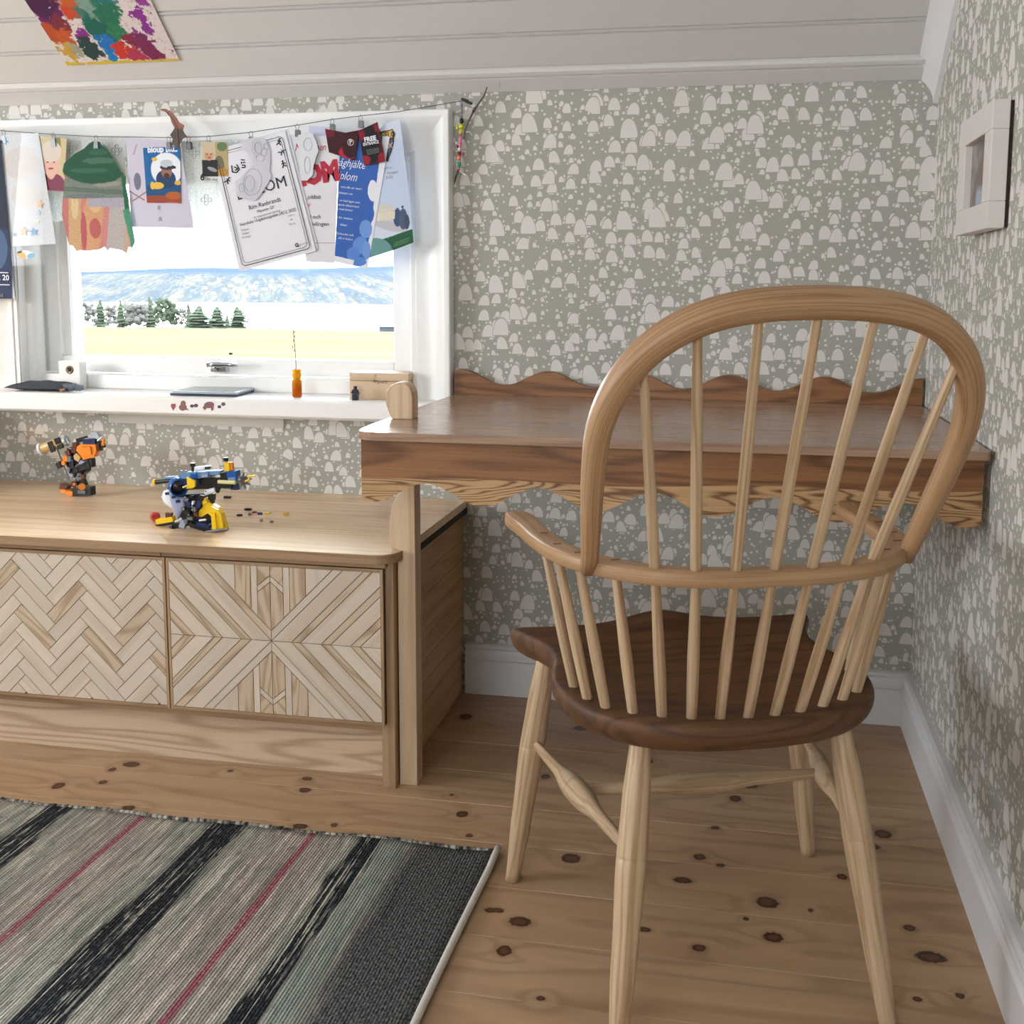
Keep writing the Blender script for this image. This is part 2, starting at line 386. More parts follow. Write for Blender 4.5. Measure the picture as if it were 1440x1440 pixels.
# moulded casing: top, left, right (profile: distance from opening, protrusion)
CPF = [(0, 0), (0, .006), (.010, .006), (.012, .010), (.018, .010), (.024, .0105), (.045, .013), (.062, .019), (.076, .028), (.086, .036), (.090, .038), (.101, .038), (.103, .036), (.103, 0)]
def casing(name, fn):
    m = MB(); k = len(CPF)
    vs = [fn(d, h, 0) for d, h in CPF] + [fn(d, h, 1) for d, h in CPF]
    m.add(vs, [tuple(range(k)), tuple(reversed(range(k, 2*k)))] + [(i, i+k, (i+1) % k+k, (i+1) % k) for i in range(k)])
    return m.build(name, M_WHITE, win, smooth=True)
ZC = WZ1-.006
casing('casing_right', lambda d, h, e: (WX1+d, -h, WZ0 if e == 0 else ZC+d))
casing('casing_left', lambda d, h, e: (WX0-d, -h, WZ0 if e == 0 else ZC+d))
casing('casing_top', lambda d, h, e: ((WX0-d) if e == 0 else (WX1+d), -h, ZC+d))
# sill board
m = MB(); m.prism([(-2.46, y_, z_) for y_, z_ in ((.05, .735), (-.088, .735), (-.096, .731), (-.098, .727), (-.098, .694), (-.094, .690), (.05, .690))], (1.335, 0, 0)); m.build('window_sill', M_SILL, win)
# jambs (rounded front edge) and fixed frame
m = MB()
m.bb((WX0-.02, .0, .735), (WX0+.004, .25, WZ1)); m.build('jamb', M_WHITE, win)
MB().bb((WX1-.004, .0, .735), (WX1+.02, .25, WZ1)).build('jamb', M_WHITE, win)
MB().bb((WX0, .0, WZ1-.004), (WX1, .25, WZ1+.02)).build('window_head', M_WHITE, win)
m = MB().cyl((WX0+.004, .052, .735), (WX0+.004, .052, WZ1), .026, seg=24); m.build('frame_bead', M_WHITE, win, smooth=True)
MB().bb((WX1-.02, .045, .735), (WX1-.004, .13, WZ1)).build('frame_stop', M_WHITE, win, bevel=.003)
MB().bb((WX1-.030, .07, .735), (WX1-.02, .13, WZ1)).build('frame_stop', M_WHITE, win, bevel=.003)
MB().bb((WX0+.004, .045, .735), (WX1-.004, .16, .772)).build('frame_rail', M_WHITE, win, bevel=.003)
# opening sash
sa = MB().bb((WX0+.010, .085, .775), (WX0+.062, .135, WZ1)).build('sash', M_WHITE, win, bevel=.003)
MB().bb((WX1-.078, .085, .775), (WX1-.030, .135, WZ1)).build('sash_stile', M_WHITE, win, bevel=.003)
MB().bb((WX0+.062, .085, .775), (WX1-.078, .135, .818)).build('sash_rail', M_WHITE, win, bevel=.003)
MB().bb((WX0+.062, .085, WZ1-.05), (WX1-.078, .135, WZ1-.004)).build('sash_rail', M_WHITE, win, bevel=.003)
MB().bb((WX0+.062, .10, .818), (WX0+.082, .125, WZ1-.05)).build('glazing_bead', M_WHITE, win)
MB().bb((WX0+.086, .13, .818), (WX0+.094, .137, WZ1-.05)).build('glazing_bead', M_WHITE, win)
def glass_mat():
    k = NT('window_glass'); t = k.t; out = t.nodes['Material Output']
    tr = k.n('ShaderNodeBsdfTransparent'); tr.inputs[0].default_value = (.96, .98, .98, 1); gl = k.n('ShaderNodeBsdfGlossy'); gl.inputs['Roughness'].default_value = .02
    fr = k.n('ShaderNodeFresnel'); fr.inputs[0].default_value = 1.45; mx = k.n('ShaderNodeMixShader')
    t.links.new(fr.outputs[0], mx.inputs[0]); t.links.new(tr.outputs[0], mx.inputs[1]); t.links.new(gl.outputs[0], mx.inputs[2]); t.links.new(mx.outputs[0], out.inputs[0])
    return k.m
M_GLASS = glass_mat()
MB().bb((WX0+.062, .112, .818), (WX1-.078, .115, WZ1-.05)).build('pane', M_GLASS, win)
M_CHROME = plain('chrome', (200, 202, 205), .18, .5, 1.0, .02)
# espagnolette handle on the bottom rail
hb = aty(311, 519, .082)
h = MB().bb((hb.x-.022, .066, hb.z-.007), (hb.x+.022, .086, hb.z+.008)); h.cyl((hb.x-.008, .07, hb.z), (hb.x-.008, .048, hb.z+.010), .008, .007)
hh = h.build('window_handle', M_CHROME, win, bevel=.002)
hh['label'] = 'chrome window handle'
lv = MB(); lv.sweep([(Vector((hb.x-.018, .044, hb.z+.013)), (0, 0, .006), (0, .006, 0)), (Vector((hb.x+.0, .044, hb.z+.016)), (0, 0, .008), (0, .007, 0)), (Vector((hb.x+.04, .046, hb.z+.015)), (0, 0, .006), (0, .006, 0)), (Vector((hb.x+.063, .048, hb.z+.013)), (0, 0, .004), (0, .004, 0))],
    [(math.cos(2*math.pi*j/10), math.sin(2*math.pi*j/10)) for j in range(10)]); lv.build('lever', M_CHROME, hh, smooth='all')
kp = aty(327, 497, .1); MB().cyl((kp.x, .095, kp.z), (kp.x, .086, kp.z), .003).build('stop_pin', M_DARK, win)
# painted batten under the sill
a1 = aty(125, 590, -.004); MB().bb((-2.02, -.006, .652), (-1.535, 0, .690)).build('trim_3', M_PLASTER, kind='structure')
MB().bb((-2.46, -.012, .676), (-1.10, 0, .690)).build('trim_4', M_WHITE, kind='structure')

# unseen window frames added to go with the two fill lights
for nm, (p0, p1, ax) in {'rear_fill_frame': ((-2.17, YR, .83), (-.83, YR, 1.87), 0), 'gable_fill_frame': ((XL, -2.62, .78), (XL, -1.38, 1.82), 1)}.items():
    wr = root(nm, ((p0[0]+p1[0])/2, (p0[1]+p1[1])/2, 1.35)); t_ = .05
    for (u0, u1, z0, z1) in ((0, 1, 0, t_), (0, 1, 1, 1), (0, 0, 0, 1), (1, 1, 0, 1), (.5, .5, 0, 1)):
        pass
    lo, hi = (p0[0], p1[0]) if ax == 0 else (p0[1], p1[1])
    def bar(u0, u1, z0, z1):
        if ax == 0: MB().bb((u0, YR-.05, z0), (u1, YR+.02, z1)).build('frame_bar', M_WHITE, wr)
        else: MB().bb((XL-.05, u0, z0), (XL+.02, u1, z1)).build('frame_bar', M_WHITE, wr)
    bar(lo, hi, p0[2], p0[2]+.05); bar(lo, hi, p1[2]-.05, p1[2]); bar(lo, lo+.05, p0[2]+.05, p1[2]-.05); bar(hi-.05, hi, p0[2]+.05, p1[2]-.05)

# ------------------------------------------------------------------ storage bench
def clip(poly, a, b_, c):       # keep a*x + b*z <= c
    out = []
    for i in range(len(poly)):
        p, q = poly[i], poly[(i+1) % len(poly)]
        dp, dq = a*p[0]+b_*p[1]-c, a*q[0]+b_*q[1]-c
        if dp <= 0: out.append(p)
        if (dp < 0 < dq) or (dq < 0 < dp):
            t = dp/(dp-dq); out.append((p[0]+(q[0]-p[0])*t, p[1]+(q[1]-p[1])*t))
    return out
def area(p): return abs(sum(p[i][0]*p[(i+1) % len(p)][1]-p[(i+1) % len(p)][0]*p[i][1] for i in range(len(p))))/2
def inset(poly, g):
    if len(poly) < 3: return poly
    s = sum(poly[i][0]*poly[(i+1) % len(poly)][1]-poly[(i+1) % len(poly)][0]*poly[i][1] for i in range(len(poly)))
    if s < 0: poly = poly[::-1]
    out = poly
    for i in range(len(poly)):
        (x0, z0), (x1, z1) = poly[i], poly[(i+1) % len(poly)]
        l = math.hypot(x1-x0, z1-z0)
        if l < 1e-7: continue
        nx, nz = (z1-z0)/l, -(x1-x0)/l
        out = clip(out, nx, nz, nx*x0+nz*z0-g)
        if len(out) < 3: return []
    return out
BT, BF = .488, -.569            # bench top height, front edge
BXR = -1.056
bench = thing('storage_bench', 'long pale ash storage bench under the window with patterned slatted doors', 'bench', (-1.8, -.3, 0))
# top with rounded front right corner
pts = [(-2.5, -.001), (-2.5, BF)]
rc = .045
for j in range(9):
    a = -math.pi/2 + j/8*math.pi/2; pts.append((BXR-rc+rc*math.cos(a), BF+rc+rc*math.sin(a)))
pts += [(BXR, -.5245), (-1.0668, -.5245), (-1.0668, -.4842), (-1.060, -.4842), (-1.060, -.001)]
m = MB(); m.prism([(x, y, BT-.018) for x, y in pts], (0, 0, .018)); m.build('bench_top', M_BENCH, bench, bevel=.002)
ep = [Vector((x, y_, BT-.0096)) for x, y_ in pts[1:11]]
path = []
for i, p in enumerate(ep):
    t_ = (ep[min(i+1, len(ep)-1)]-ep[max(i-1, 0)]).normalized(); path.append((p, Vector((t_.y, -t_.x, 0))*.0016, Vector((0, 0, .0088))))
m = MB(); m.sweep(path, [(-1, -1), (1, -1), (1, 1), (-1, 1)]); m.build('edge_strip', M_FRAME_X, bench)  # added strip: shade of the unlit front edge put into a darker wood
MB().bb((-2.49, BF+.030, BT-.021), (-1.085, -.02, BT-.018)).build('shadow_gap', M_DARK, bench)
YD = BF+.012                     # door front plane
X_D0, X_D1 = -1.549, -1.084      # right door
XM = -1.549
ZD0, ZD1 = .136, .456
MB().bb((-2.49, YD+.001, ZD1+.002), (XM-.0105, YD+.03, BT-.021)).build('rail', M_FRAME_X, bench, bevel=.001)
MB().bb((XM-.0095, YD+.001, ZD1+.002), (X_D1+.004, YD+.03, BT-.021)).build('rail', M_FRAME_X, bench, bevel=.001)
MB().bb((-2.49, -.495, 0), (-1.098, -.475, ZD0-.002)).build('plinth', M_PLINTH, bench)
MB().bb((-2.49, YD+.02, ZD0-.020), (-1.098, -.475, ZD0-.003)).build('carcass_floor', M_FRAME_X, bench)
MB().bb((-1.096, -.543, 0), (-1.068, -.46, BT-.0185)).build('end_stile', M_FRAME_Z, bench, bevel=.001)
MB().bb((-2.49, -.44, .13), (-1.098, -.43, BT-.022)).build('carcass_back', M_DARK, bench)
def rotY(a): return Matrix.Rotation(-a, 4, 'Y')
def slat(poly, mat, ang, parent, yf, dep=.006, g=.0007):
    p = inset(poly, g)
    if len(p) < 3 or area(p) < 8e-6: return
    m = MB(); m.prism([(x, yf, z) for x, z in p], (0, dep, 0)); m.build('slat', mat, parent, rot=rotY(ang))
def door(x0, x1, fn, nm='door'):
    d = MB().bb((x0+.001, YD+.006, ZD0), (x1-.001, YD+.026, ZD1)); d = d.build(nm, M_DARK, bench)
    e = .006
    for q in (((x0+.001, YD-.0005, ZD0), (x0+e, YD+.006, ZD1)), ((x1-e, YD-.0005, ZD0), (x1-.001, YD+.006, ZD1)), ((x0+e, YD-.0005, ZD0), (x1-e, YD+.006, ZD0+e)), ((x0+e, YD-.0005, ZD1-e), (x1-e, YD+.006, ZD1))):
        MB().bb(*q).build('edge_strip', M_FRAME_Z if q[1][0]-q[0][0] < .01 else M_FRAME_X, d)
    fn(d, (x0+e, ZD0+e, x1-e, ZD1-e)); return d
def rect(r): return [(r[0], r[1]), (r[2], r[1]), (r[2], r[3]), (r[0], r[3])]
def cliprect(p, r):
    for a in ((-1, 0, -r[0]), (1, 0, r[2]), (0, -1, -r[1]), (0, 1, r[3])):
        if len(p) < 3: return []
        p = clip(p, *a)
    return p
def herring(d, r):
    w = .0273; q = 1/math.sqrt(2); cx, cz = r[0]+.003, .30
    xo = aty(78, 880, YD).x
    def T(a, b_): return (xo+(a-b_)*w*q, cz+(a+b_)*w*q)
    n = 0
    for k in range(-40, 40):
        for mm in range(-6, 6):
            for kind in (0, 1):
                if kind == 0: a0, a1, b0, b1 = k+8*mm, k+4+8*mm, k, k+1
                else: a0, a1, b0, b1 = k+8*mm, k+8*mm+1, k-7, k-3
                P = [T(a0, b0), T(a1, b0), T(a1, b1), T(a0, b1)]
                P = cliprect(P, r)
                if len(P) >= 3:
                    n += 1; slat(P, M_PALE if (k*7+mm*3+kind) % 8 else M_GRAIN, math.pi/4 if kind == 0 else 3*math.pi/4, d, YD)
def cross(d, r):
    cx = aty(381.7, 899, YD).x; cz = (ZD0+ZD1)/2
    for sx in (-1, 1):
        for sz in (-1, 1):
            def add(cons, mat, ang):
                # local quadrant coordinates X=|x|, Z=|z|
                P = [(0, 0), (.26, 0), (.26, .17), (0, .17)]
                P = [(min(X, 1), Z) for X, Z in P]
                for c in cons:
                    P = clip(P, *c)
                    if len(P) < 3: return
                W_ = [(cx+sx*X, cz+sz*Z) for X, Z in P]
                W_ = cliprect(W_, r)
                if len(W_) >= 3: slat(W_, mat, ang if sx*sz > 0 else math.pi-ang, d, YD)
            D = math.pi/4
            if sx < 0: seq = ((0, .043, 0), (.043, .065, 1), (.065, .106, 0), (.106, .125, 1), (.125, .167, 0), (.167, .19, 1), (.19, .3, 0))
            else: seq = ((0, .043, 0), (.043, .062, 1), (.062, .106, 0), (.106, .126, 1), (.126, .168, 0), (.168, .188, 1), (.188, .3, 0))
            for a, b_, g in seq: add([(-1, 1, -a), (1, -1, b_)], M_GRAIN if g else M_PALE, D)
            add([(1, -1, 0), (-1, 1, .021)], M_GRAIN if sz > 0 and sx < 0 else M_PALE, D)
            for a, b_, g in ((0, .0275, 1), (.0275, .0415, 0), (.0415, .0755, 1), (.0755, .3, 0)):
                base = [(1, -1, -.021), (-1, 0, -a), (1, 0, b_)]
                if a == 0:
                    add(base+[(.82, 1, .122)], M_GRAIN, math.pi/2)
                    add(base+[(-.82, -1, -.122), (.82, 1, .135)], M_PALE, math.pi*.28)
                    add(base+[(-.82, -1, -.135)], M_GRAIN, math.pi*.28)
                else: add(base, M_GRAIN if g else M_PALE, math.pi/2)
dl = door(XM-.465, XM-.001, herring); dr = door(X_D0, X_D1, cross)
dl['label'] = 'door of pale slats laid in herringbone'; dr['label'] = 'door of pale slats laid in a cross and chevron pattern'
door(XM-.93, XM-.466, herring)
# side panel of horizontal boards
sp = MB().bb((-1.090, -.455, .002), (-1.0745, -.004, BT-.019)).build('side_panel', M_DARK, bench)
for j in range(10):
    z0 = .002+j*.0485; z1 = min(z0+.0478, BT-.019)
    MB().bb((-1.0745, -.455, z0), (-1.069, -.022 if z0 < .12 else -.002, z1)).build('plank', M_PANEL, sp, bevel=.0008)
MB().bb((-1.0685, -.46, BT-.034), (-1.060, -.003, BT-.0185)).build('edge_strip', M_DARK, bench)

# low shelf end at the far left of the bench
sh = thing('low_shelf', 'brown wooden shelf end standing on the bench against the wall at the far left', 'shelf', (-2.40, -.13, BT))
MB().bb((-2.376, -.26, BT+.0005), (-2.362, -.004, .672)).build('side_panel', M_FRAME_Z, sh)
MB().bb((-2.47, -.26, BT+.0005), (-2.3765, -.004, .66)).build('shelf_body', M_DESK, sh)
MB().bb((-2.3615, -.12, BT+.0005), (-2.352, -.004, .62)).build('back_strip', M_PALE, sh)

# ------------------------------------------------------------------ wall-hung desk
DZ = .75; DF = -.716
desk = thing('desk', 'brown oak corner desk with wavy apron and wavy backboard', 'desk', (-.54, -.36, 0))
pts = [(-.006, -.021), (-1.086, -.021), (-1.086, -.52), (-1.0865, -.60)]
for (x, y_) in ((-1.0855, -.64), (-1.0835, -.672), (-1.078, -.695), (-1.066, -.708), (-1.050, -.7145), (-1.03, DF)): pts.append((x, y_))
pts += [(-.012, DF), (-.006, DF+.006)]
m = MB(); m.prism([(x, y_, DZ-.0155) for x, y_ in pts], (0, 0, .0155)); m.build('desktop', M_DESK, desk, bevel=.0015)
def wavy(x0, x1, zf, zc, y0, y1, name, mat, n=110, z_split=None, parent=desk):
    m = MB(); P = [(x0+(x1-x0)*i/n) for i in range(n+1)]
    for i in range(n):
        a, b_ = P[i], P[i+1]
        q = [(a, zc), (b_, zc), (b_, zf(b_)), (a, zf(a))]
        k = len(m.v)
        if i == 0: m.v += [Vector((a, y0, zc)), Vector((a, y0, zf(a))), Vector((a, y1, zc)), Vector((a, y1, zf(a)))]; k = 0
        base = 4*i; m.v += [Vector((b_, y0, zc)), Vector((b_, y0, zf(b_))), Vector((b_, y1, zc)), Vector((b_, y1, zf(b_)))]
        A = base; B = base+4
        m.f += [(A, A+1, B+1, B), (A+2, B+2, B+3, A+3), (A, B, B+2, A+2), (A+1, A+3, B+3, B+1)]
    m.f += [(0, 2, 3, 1), (4*n, 4*n+1, 4*n+3, 4*n+2)]
    return m.build(name, mat, parent)
fa = lambda x: .6385+.0175*math.cos(2*math.pi*(x+.952)/.204)+.0015*math.sin(31*x)
fs = lambda x: .676+.010*math.sin(2.3*x+.6)+.003*math.sin(13*x)
YA = DF+.022
wavy(-1.0745, -.012, fs, DZ-.0155, YA, YA+.024, 'apron', M_APRON)
sw = wavy(-1.0745, -.012, fa, 0, YA, YA+.024, 'sapwood_edge', M_SAPWOOD) if False else None
def band(x0, x1, lo, hi, y0, y1, name, mat, n=110):
    m = MB()
    for i in range(n+1):
        x = x0+(x1-x0)*i/n; m.v += [Vector((x, y0, hi(x))), Vector((x, y0, lo(x))), Vector((x, y1, hi(x))), Vector((x, y1, lo(x)))]
    for i in range(n):
        A = 4*i; B = A+4; m.f += [(A, A+1, B+1, B), (A+2, B+2, B+3, A+3), (A, B, B+2, A+2), (A+1, A+3, B+3, B+1)]
    m.f += [(0, 2, 3, 1), (4*n, 4*n+1, 4*n+3, 4*n+2)]
    return m.build(name, mat, desk)
s_o = band(-1.0745, -.012, fa, fs, YA, YA+.024, 'sapwood_edge', M_SAPWOOD); s_o['label'] = 'pale yellow sapwood edge cut in waves'
fb_ = lambda x: .7915+.0175*math.cos(2*math.pi*(x+1.07)/.213)
wavy(-1.086, -.006, fb_, DZ+.0003, -.020, -.001, 'backboard', M_APRON)
MB().bb((-1.02, -.045, .69), (-.02, -.022, DZ-.016)).build('wall_batten', M_FRAME_X, desk)
# leg: board from the floor, flaring below the top, ending in a rounded knob above it
ly0, ly1 = -.5235, -.485
L1 = [(-1.030, .0), (-1.0665, .0), (-1.069, .30), (-1.0715, .46), (-1.079, .500), (-1.0815, .545), (-1.0775, .570), (-1.067, .598), (-1.048, .613), (-1.034, .620), (-1.034, .7345), (-1.030, .7345)]
L1 = [(-1.029, 0), (-1.0655, 0), (-1.0655, .466)] + [(-1.0655, .489), (-1.0815, .493), (-1.083, .520), (-1.0815, .548), (-1.076, .575), (-1.066, .598), (-1.052, .610), (-1.046, .620), (-1.046, .734), (-1.029, .734)]
def leg_prism(P): m = MB(); m.prism([(x, ly0, z) for x, z in P], (0, ly1-ly0, 0)); return m
o = leg_prism(L1).build('leg', M_POST, desk, bevel=.0012)
K = [(-1.032, DZ+.0002), (-1.075, DZ+.0002), (-1.080, .762), (-1.0855, .778), (-1.0868, .792), (-1.084, .804), (-1.078, .8135), (-1.068, .820), (-1.057, .822), (-1.047, .820), (-1.038, .8135), (-1.0335, .804), (-1.032, .792)]
o = leg_prism(K).build('leg_knob', M_POST, desk, bevel=.0015); o['label'] = 'rounded pale ash knob rising above the desktop'

# ------------------------------------------------------------------ Windsor armchair
TH = .3537
CH = Vector((-.445, -.9183, 0)); CU = Vector((math.cos(TH), math.sin(TH), 0)); CW = Vector((-math.sin(TH), math.cos(TH), 0))
def cw(u, w, z): return CH + CU*u + CW*w + Vector((0, 0, z))
chair = thing('windsor_armchair', 'tall hoop-backed wooden spindle armchair with a brown saddle seat, facing the desk', 'chair', tuple(CH))
def turned(name, a, b_, prof, mat=M_ASH_Z, seg=24, rings=()):
    a = Vector(a); b_ = Vector(b_); L = (b_-a).length
    R_ = (b_-a).to_track_quat('Z', 'X').to_matrix()
    M = Matrix.Translation(a) @ R_.to_4x4()
    pr = []
    N_ = 26
    def rad(t):
        for (t0, r0), (t1, r1) in zip(prof[:-1], prof[1:]):
            if t <= t1:
                k = (t-t0)/(t1-t0); k = k*k*(3-2*k); return r0+(r1-r0)*k
        return prof[-1][1]
    ts = sorted(set([i/N_ for i in range(N_+1)] + [t+d for t in rings for d in (-.004, 0, .004)]))
    for t in ts: pr.append((rad(t) - (.0012 if any(abs(t-q) < .001 for q in rings) else 0), t*L))
    m = MB(); m.lathe(pr, M, seg)
    return m.build(name, mat, chair, origin=a, rot=R_.to_4x4(), smooth='all')
ZS = .4337; ZA = .6464
# seat
oh = [(0, -.218), (.05, -.216), (.10, -.209), (.145, -.193), (.185, -.165), (.217, -.122), (.236, -.070), (.241, -.018), (.234, .028), (.222, .068), (.218, .105), (.226, .145), (.243, .185), (.262, .218), (.270, .236), (.258, .244), (.225, .240), (.18, .237), (.13, .240), (.085, .252), (.045, .268), (0, .275)]
OUT = oh + [(-u, w) for u, w in oh[-2:0:-1]]
def seat_z(u, w, r):
    dish = -.016*max(0, 1-((u/.21)**2+((w-.0)/.20)**2))**.6
    groove = 0
    pommel = .012*math.exp(-(u/.045)**2)*max(0, (w-.05)/.22)
    front = -.006*max(0, (w-.15)/.12)*(1-math.exp(-(u/.06)**2))*(1 if abs(u) < .24 else 0)
    return ZS + dish + pommel + front
m = MB(); n = len(OUT); RG = [0.0, .2, .4, .55, .68, .78, .86, .92, .965]
cen = (0, .02)
m.v.append(cw(cen[0], cen[1], seat_z(*cen, 0)))
def ring(sc, zf):
    k = len(m.v)
    for u, w in OUT:
        uu, ww = cen[0]+(u-cen[0])*sc, cen[1]+(w-cen[1])*sc; m.v.append(cw(uu, ww, zf(uu, ww)))
    return k
ks = []
for r_ in RG[1:]: ks.append(ring(r_, lambda u, w, r_=r_: seat_z(u, w, r_)*(1) if r_ < .8 else (seat_z(u, w, r_)*(1-(r_-.8)/.165) + (ZS+.012*math.exp(-(u/.045)**2)*max(0, (w-.05)/.22))*(r_-.8)/.165)))
for sc, dz in ((.988, -.0015), (1.0, -.006), (1.004, -.014), (.998, -.024), (.972, -.035), (.93, -.043), (.86, -.046), (.5, -.046)):
    ks.append(ring(sc, lambda u, w, dz=dz: ZS + dz + (.012*math.exp(-(u/.045)**2)*max(0, (w-.05)/.22) if dz > -.03 else 0)))
for j in range(n): m.f.append((0, ks[0]+j, ks[0]+(j+1) % n))
for a, b_ in zip(ks[:-1], ks[1:]):
    for j in range(n): m.f.append((a+j, b_+j, b_+(j+1) % n, a+(j+1) % n))
m.f.append(tuple(ks[-1]+j for j in reversed(range(n))))
seat = m.build('seat', M_SEAT, chair, rot=Matrix.Rotation(TH, 4, 'Z'), smooth='all')
sb_ = seat.modifiers.new('smooth', 'SUBSURF'); sb_.levels = 1; sb_.render_levels = 2
# legs
LEGP = [(0, .0125), (.30, .0175), (.60, .0212), (.78, .0195), (1.0, .0140)]
legs = {}
for nm, s_, (f, t_), pf in (('fl', -1, ((.2679, .1993), (.2155, .1779)), LEGP), ('fr', 1, ((.2679, .1993), (.2155, .1779)), LEGP), ('bl', -1, ((.1917, -.2468), (.140, -.150)), LEGP), ('br', 1, ((.1917, -.2468), (.1475, -.150)), LEGP)):
    a = cw(s_*f[0], f[1], 0.0); b_ = cw(s_*t_[0], t_[1], ZS-.030); legs[nm] = (a, b_)
    turned('leg', a, b_, pf, rings=(.61,))
def onleg(nm, z):
    a, b_ = legs[nm]; return a + (b_-a)*((z-a.z)/(b_.z-a.z))
SP = [(0, .0075), (.30, .0095), (.50, .0195), (.60, .0165), (.80, .0095), (1, .0075)]
SP = [(0, .007), (.28, .0095), (.46, .0185), (.54, .0185), (.74, .0095), (1, .007)]
mids = []
for s_ in ('l', 'r'):
    a, b_ = onleg('f'+s_, .252), onleg('b'+s_, .250); turned('stretcher', a, b_, SP, rings=(.47,)); mids.append((a+b_)/2)
dd = (mids[1]-mids[0]).normalized()*.012
turned('stretcher', mids[0]+dd, mids[1]-dd, [(0, .0075), (.25, .0105), (.48, .0185), (.55, .0180), (.75, .0105), (1, .0075)])
# arm bow
A_ = [(0, -.258), (.05, -.2565), (.100, -.248), (.148, -.2295), (.190, -.193), (.224, -.148), (.245, -.095), (.2565, -.035), (.262, .02), (.2655, .065), (.271, .095), (.280, .122)]
def catm(P, n=6):
    out = []
    for i in range(len(P)-1):
        p0, p1, p2, p3 = P[max(i-1, 0)], P[i], P[i+1], P[min(i+2, len(P)-1)]
        for j in range(n):
            t = j/n; out.append(tuple(.5*((2*b)+(-a+c)*t+(2*a-5*b+4*c-d)*t*t+(-a+3*b-3*c+d)*t**3) for a, b, c, d in zip(p0, p1, p2, p3)))
    return out+[P[-1]]
half = catm(A_, 4); full = [(-u, w) for u, w in half[::-1]] + half[1:]
SQ = []
for j in range(16):
    a = 2*math.pi*j/16; c_, s_ = math.cos(a), math.sin(a)
    SQ.append((math.copysign(abs(c_)**.34, c_), math.copysign(abs(s_)**.36, s_)))
path = []
for i, (u, w) in enumerate(full):
    p0, p1 = full[max(0, i-1)], full[min(len(full)-1, i+1)]; t = Vector((p1[0]-p0[0], p1[1]-p0[1])).normalized()
    wd = .0185; e = min(i, len(full)-1-i)
    wd += .004*max(0, 1-abs(e-5)/5.0)
    if e < 3: wd *= (.45, .82, .97)[e]
    a = CU*t.y - CW*t.x
    rise = .004*max(0, (8-e)/8.0)
    path.append((cw(u, w, ZA+rise), a*wd, Vector((0, 0, .0105*(1 if e > 0 else .7)))))
m = MB(); m.sweep(path, SQ); m.build('arm_bow', M_ASH_UV, chair, smooth='all')
# hoop back
LEAN = .5442; H0 = ZA+.010
B_ = [(.2225, 0), (.228, .06), (.234, .125), (.2345, .185), (.2215, .235), (.195, .276), (.158, .306), (.112, .3245), (.060, .333), (0, .3355)]
hb_ = catm([(u, h) for u, h in B_[::-1]], 4); full = [(-u, h) for u, h in hb_[::-1]] + hb_[1:]
bdir = (Vector((0, 0, 1)) - CW*LEAN).normalized(); bn = CU.cross(bdir)
def bp(u, h): return cw(u, -.1866 - LEAN*h, H0+h)
path = []; OV = []
for j in range(16):
    a = 2*math.pi*j/16; c_, s_ = math.cos(a), math.sin(a); OV.append((math.copysign(abs(c_)**.75, c_), math.copysign(abs(s_)**.75, s_)))
NF = len(full)
for i, (u, h) in enumerate(full):
    p = bp(u, h); q0 = bp(*full[max(0, i-1)]); q1 = bp(*full[min(NF-1, i+1)]); t = (q1-q0).normalized(); a = t.cross(bn).normalized()
    k = math.sin(math.pi*i/(NF-1))**.55 if 0 < i < NF-1 else 0
    path.append((p, a*(.0098+.0082*k), bn*(.0100+.0100*k)))
path[0] = (path[0][0]-bdir*.018, path[0][1], path[0][2]); path[-1] = (path[-1][0]-bdir*.018, path[-1][1], path[-1][2])
m = MB(); m.sweep(path, OV); m.build('hoop_back', M_ASH_UV, chair, smooth='all')
# spindles: seat -> arm (short ones) and seat -> arm -> hoop (long ones)
ST = [(.2106, -.0441), (.2005, -.0912), (.1822, -.1252), (.150, -.1476), (.1141, -.163), (.0767, -.1744), (.0386, -.179), (0, -.181)]
AR = [(.2562, -.032), (.2479, -.0924), (.2281, -.1427), (.1885, -.188), (.1460, -.2275), (.0990, -.2480), (.0500, -.2560), (0, -.2568)]
BW_ = [(.1926, .2556), (.1388, .3067), (.0698, .3254), (0, .3285)]
for k in range(8):
    for s_ in ((-1, 1) if k < 7 else (1,)):
        a = cw(s_*ST[k][0], ST[k][1], ZS-.012); b_ = cw(s_*AR[k][0], AR[k][1], ZA)
        turned('spindle', a, b_, [(0, .0072), (.4, .0082), (1, .0062)], seg=12)
        if k > 3:
            c_ = bp(s_*BW_[k-4][0], BW_[k-4][1]+.004)
            turned('spindle', b_, c_, [(0, .0071), (.35, .0074), (1, .0057)], seg=12)
# wedged tenons showing in the arm top
M_PLUG = plain('dark_wedge', (120, 84, 54), .6)
for k in range(4):
    for s_ in (-1, 1):
        p = cw(s_*AR[k][0], AR[k][1], ZA+.0108 + (.002 if k == 0 else 0)); MB().box(p, (.011, .003, .0012), Matrix.Rotation(TH, 3, 'Z')).build('wedge', M_PLUG, chair)

